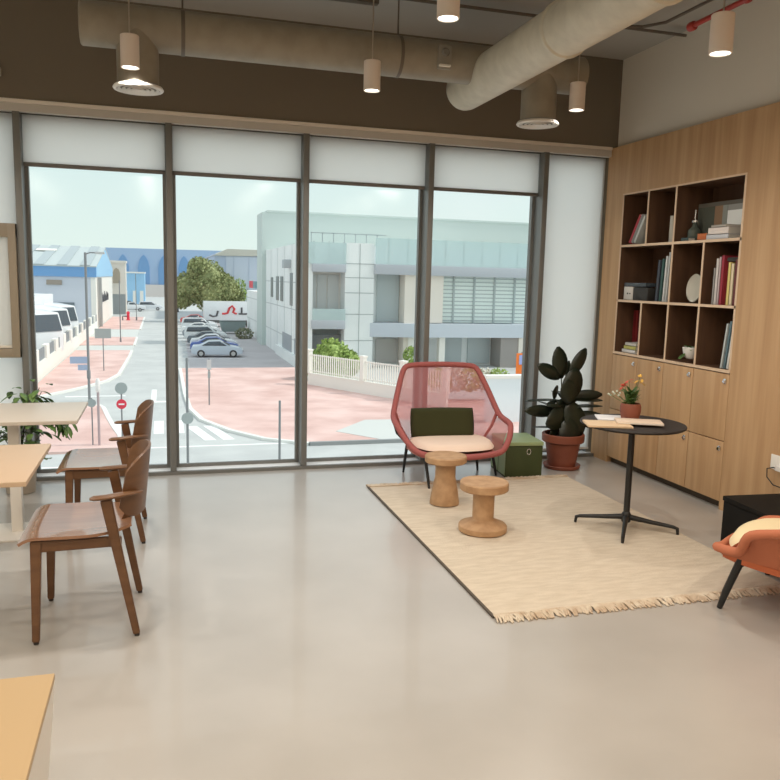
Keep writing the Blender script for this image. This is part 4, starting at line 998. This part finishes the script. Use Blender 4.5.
# rooftop parapet glass
pg = MB()
pg.box(.2,3.6,-.25,-.2,Lz(2.75),Lz(4.4),M['railglass']).box(5.95,22,-.45,-.4,Lz(2.85),Lz(4.9),M['railglass']); pg.build('parapet_glass', wb)
pp = MB()
for x in (1.0,2.2,3.4): pp.box(x,x+.06,-.19,-.14,Lz(2.75),Lz(4.5),flat((.40,.45,.46)))
for k in range(10): pp.box(7+1.6*k,7.08+1.6*k,-.39,-.34,Lz(2.85),Lz(4.95),flat((.40,.45,.46)))
for k in range(7): pp.box(1.0+.9*k,1.06+.9*k,1.0,1.06,Lz(4.3),Lz(5.2),flat((.40,.45,.46)))
pp.box(1.0,7.2,1.0,1.05,Lz(5.15),Lz(5.22),flat((.40,.45,.46)))
pp.build('parapet_posts', wb)
# street side windows
for y0_, y1_, z0_, z1_ in [(3.6,4.9,-.7,2.0),(8.8,10.4,-.5,1.7),(11.6,13.2,-.5,1.7),(15.5,17.0,-.3,1.6)]:
    MB().box(-.05,.0,y0_,y1_,Lz(z0_),Lz(z1_),M['dkwin']).build('side_window', wb)
for y0_, y1_, z1_ in [(1.0,2.4,-3.3),(4.0,9.0,-3.2),(24,25.2,-3.2)]: MB().box(-.05,.0,y0_,y1_,.8,Lz(z1_),flat((.36,.39,.42))).build('side_opening', wb)
MB().box(-.25,.0,.0,12,0,.9,M['bwhite']).build('plinth', wb)
MB().box(-.35,-.02,30,34,Lz(.3),Lz(1.1),M['signred']).box(-.36,-.02,27.5,29.9,Lz(.3),Lz(1.1),flat((.2,.35,.4))).build('side_sign', wb)['label'] = 'red sign board on the street side'
MB().box(-.6,0,4.5,5.6,Lz(2.4),Lz(3.1),flat((.42,.46,.48)),.03).build('air_unit', wb)

# --- front boundary: low wall + railing on a skew line, shrub
a0, a1 = Vector((9.28,44.36,0)), Vector((15.2,33.9,0)); dv = a1-a0; Lf = dv.length; ang = math.atan2(dv.y, dv.x)
fw = thing('railed_garden_wall', 'low white wall with white railings in front of the office block', 'fence', (9.28,44.36,G), ang)
MB().box(0,Lf,-.1,.1,0,.82,M['wwhite']).box(0,Lf,-.13,.13,.82,.88,M['wwhite']).build('low_wall', fw)
for k, x in enumerate((0,5.2,8.6,11.9)): MB().box(x-.16,x+.16,-.17,.17,.88,2.35,M['wwhite']).box(x-.2,x+.2,-.2,.2,2.35,2.45,M['wwhite']).build('pier', fw)
ra = MB(); n_ = 0
k = .3
while k < Lf-.2:
    ra.box(k,k+.06,-.03,.03,.88,2.15,M['wwhite']); k += .2
ra.box(0,Lf,-.025,.025,2.05,2.11,M['wwhite']).box(0,Lf,-.025,.025,1.0,1.06,M['wwhite']).build('railing', fw)
bs = thing('garden_bush', 'bright green bush behind the railings, left of the pier', 'bush', (11.4, 47.0, G))
tb = MB()
for j, (x, z, r_) in enumerate([(-1.2,1.2,1.0),(0,1.7,1.3),(1.1,1.2,1.0),(.1,.7,1.2)]):
    crown(tb, (x,0,z), r_, 700, M['bushleaf'], size=.16, seedv=20+j); tb.ball((x,0,z), r_*.7, M['bushleaf'], 2)
tb.build('foliage', bs)
b2 = thing('flowering_hedge', 'pale flowering hedge above the white wall behind the lounge chair', 'hedge', (17.6, 36.5, G))
tb = MB()
for j in range(5): crown(tb, (-1.9+j*.95,0,1.3), .75, 500, flat((.62,.60,.50)) if j%2 else M['bushleaf'], size=.10, seedv=30+j)
tb.build('foliage', b2)
b3 = thing('round_shrub', 'light green shrub by the cream column of the office block', 'shrub', (19.0, 52.0, G))
tb = MB(); crown(tb, (0,0,1.2), .8, 500, M['bushleaf'], size=.14, seedv=41); tb.build('foliage', b3)
kw = thing('white_wall_block', 'bright white block wall at the right, behind the green box', 'wall', (15.6, 29.2, G))
MB().box(0,6,0,.4,0,2.35,mat('bright_white_render', (.80,.88,.90), .8)).box(-.1,6.1,-.08,.48,2.35,2.5,M['wwhite']).build('wall_body', kw)
# orange sign
og = thing('parking_sign', 'orange and blue sign board above the white block wall', 'sign', (18.3, 31.0, G))
MB().box(-.04,.04,0,.08,0,3.5,M['pole']).build('post', og)
MB().box(-.36,.36,-.05,0,2.35,3.45,M['signorange']).build('board', og)
MB().box(-.22,.22,-.07,-.05,2.85,3.35,flat((.35,.42,.75))).build('blue_panel', og)

# --- street furniture
def pole(name, label, cat, x, y, top, r=.04, base=G):
    t = thing(name, label, cat, (x, y, base))
    MB().tube([(0,0,0),(0,0,top-base)], [r*1.1, r], M['pole'], 10).build('pole', t); return t
t = pole('street_lamp', 'tall grey street lamp with a short arm and hanging blue signs', 'street lamp', -4.03, 39.4, 2.70, .065)
MB().tube([(0,0,8.1),(.25,0,8.2),(.65,0,8.2)], .035, M['pole'], 8).build('arm', t)
MB().box(.5,1.0,-.12,.12,8.13,8.26,flat((.5,.52,.52)),.03).build('lamp_head', t)
MB().box(-.95,.02,-.05,-.01,2.12,2.50,M['signblue']).box(-.55,.02,-.05,-.01,1.75,2.05,M['signblue']).build('street_sign', t)['label'] = 'blue-grey direction boards'
MB().lathe([(.06,0),(.10,.1),(.10,.5),(.06,.6)], M['pole'], 12, c=(0,-.0,1.2)).build('junction_box', t)
t = pole('information_sign', 'grey rectangular sign on a thin post on the left brick paving', 'sign', -4.19, 53, -2.35, .035)
MB().box(-.55,.55,-.05,0,2.45,3.15,M['signback']).build('board', t)
t = pole('slim_pole', 'slim dark pole farther up the left pavement by the white wall', 'pole', -4.1-.15, 78, .9, .05)
MB().lathe([(.09,0),(.09,.5)], M['pole'], 10).build('base_sleeve', t)
t = pole('utility_pole', 'thin pole beyond the hydrant on the far left pavement', 'pole', -3.9, 118, 1.6, .05)
MB().lathe([(.12,0),(.12,.6)], M['pole'], 10).build('base_sleeve', t)
t = thing('bollard_post', 'white-topped pinkish marker post on the corner paving', 'post', (-2.6, 26.9, G))
MB().tube([(0,0,0),(0,0,2.35)], .05, flat((.42,.33,.34)), 12).build('post', t)
MB().lathe([(.055,2.3),(.09,2.35),(.09,2.75),(.05,2.87)], flat((.85,.80,.78)), 16).build('cap', t)
def disc(t, z, r, m, nm, dy=-.03, T2=None):
    return MB().lathe([(r,0),(r,.03)], m, 32, T=Matrix.Translation((0,dy,z))@Matrix.Rotation(R(90),4,'X')).build(nm, t)
t = pole('no_entry_sign', 'red no entry sign below a grey round sign on one post', 'sign', -1.70, 26.9, -2.95, .03)
disc(t, 1.80, .20, M['signred'], 'no_entry_disc', -.05)
MB().box(-.115,.115,-.095,-.08,1.77,1.83,flat((.9,.9,.9))).build('white_bar', t)
disc(t, 2.46, .24, M['signback'], 'round_sign_back', -.04)
t = pole('round_sign', 'small grey round sign left of the no entry sign', 'sign', -2.86, 27.0, -3.45, .025)
disc(t, 1.85, .17, M['signback'], 'round_sign_back', -.04)
t = pole('round_sign', 'grey round sign on a tall post just right of the second mullion', 'sign', .82, 23.4, -1.45, .045, G+.05)
disc(t, 1.72, .22, M['signback'], 'round_sign_back', -.06)
t = pole('bare_post', 'bare dark post on the near pavement before the brick corner', 'post', 4.28, 23.2, -3.10, .045, G+.05)
t = pole('small_sign_post', 'post with a small white sign on the right brick paving', 'sign', 2.35, 36.6, -2.85, .035)
MB().box(-.12,.12,-.06,-.03,2.05,2.6,flat((.6,.6,.6))).box(-.07,.07,-.06,-.03,1.6,1.95,M['signback']).build('board', t)

# ------------------------------------------------------------------ light
sun = bpy.data.lights.new('sun', 'SUN'); sun.energy = 2.3; sun.angle = R(3); sun.color = (1, .95, .88)
so_ = bpy.data.objects.new('sun', sun); col.objects.link(so_)
so_.rotation_euler = Vector((.75, -.10, .85)).to_track_quat('Z', 'Y').to_euler(); so_['kind'] = 'structure'
w = bpy.data.worlds.new('sky'); bpy.context.scene.world = w; w.use_nodes = True
nt = w.node_tree; bg = nt.nodes['Background']
tc = nt.nodes.new('ShaderNodeTexCoord'); sx = nt.nodes.new('ShaderNodeSeparateXYZ'); rp_ = nt.nodes.new('ShaderNodeValToRGB')
nt.links.new(tc.outputs['Generated'], sx.inputs[0]); nt.links.new(sx.outputs['Z'], rp_.inputs[0])
e = rp_.color_ramp.elements
e[0].position = 0.0; e[0].color = (.80, .92, .86, 1)
e[1].position = .12; e[1].color = (.72, .87, .86, 1)
x_ = e.new(.28); x_.color = (.88, .97, .98, 1)
x_ = e.new(1.0); x_.color = (.70, .86, .98, 1)
nz = nt.nodes.new('ShaderNodeTexNoise'); nz.inputs['Scale'].default_value = 2.2; nz.inputs['Detail'].default_value = 3
nt.links.new(tc.outputs['Generated'], nz.inputs['Vector'])
mx = nt.nodes.new('ShaderNodeMix'); mx.data_type = 'RGBA'; mx.blend_type = 'MIX'
rr = nt.nodes.new('ShaderNodeMapRange'); rr.inputs['From Min'].default_value = .45; rr.inputs['From Max'].default_value = .7; rr.inputs['To Max'].default_value = .5
nt.links.new(nz.outputs['Fac'], rr.inputs[0]); nt.links.new(rr.outputs[0], mx.inputs['Factor'])
nt.links.new(rp_.outputs[0], mx.inputs[6]); mx.inputs[7].default_value = (.97, .99, 1, 1)
nt.links.new(mx.outputs[2], bg.inputs['Color']); bg.inputs['Strength'].default_value = 1.02

# ------------------------------------------------------------------ camera
cam = bpy.data.cameras.new('camera'); co = bpy.data.objects.new('camera', cam); col.objects.link(co)
f_px, yaw, pitch, roll = 775.18, .2861, .1409, .0249
cam.sensor_width = 36; cam.lens = f_px/780*36; cam.clip_end = 1000; cam.clip_start = .05
fw_ = Vector((math.sin(yaw)*math.cos(pitch), math.cos(yaw)*math.cos(pitch), -math.sin(pitch)))
ri = Vector((math.cos(yaw), -math.sin(yaw), 0)); up_ = ri.cross(fw_)
r2 = ri*math.cos(roll)+up_*math.sin(roll); u2 = -ri*math.sin(roll)+up_*math.cos(roll)
mt = Matrix((r2, u2, -fw_)).transposed().to_4x4(); mt.translation = Vector((0, -6.4093, 1.62)); co.matrix_world = mt
sc = bpy.context.scene; sc.camera = co
sc.view_settings.view_transform = 'Standard'; sc.view_settings.look = 'None'; sc.view_settings.gamma = 1; sc.view_settings.exposure = .03
sc.view_settings.use_curve_mapping = False
sc.cycles.use_denoising = True
sc.cycles.max_bounces = 10; sc.cycles.diffuse_bounces = 5; sc.cycles.transparent_max_bounces = 12
sc.cycles.sample_clamp_indirect = 6; sc.cycles.caustics_reflective = False; sc.cycles.caustics_refractive = False
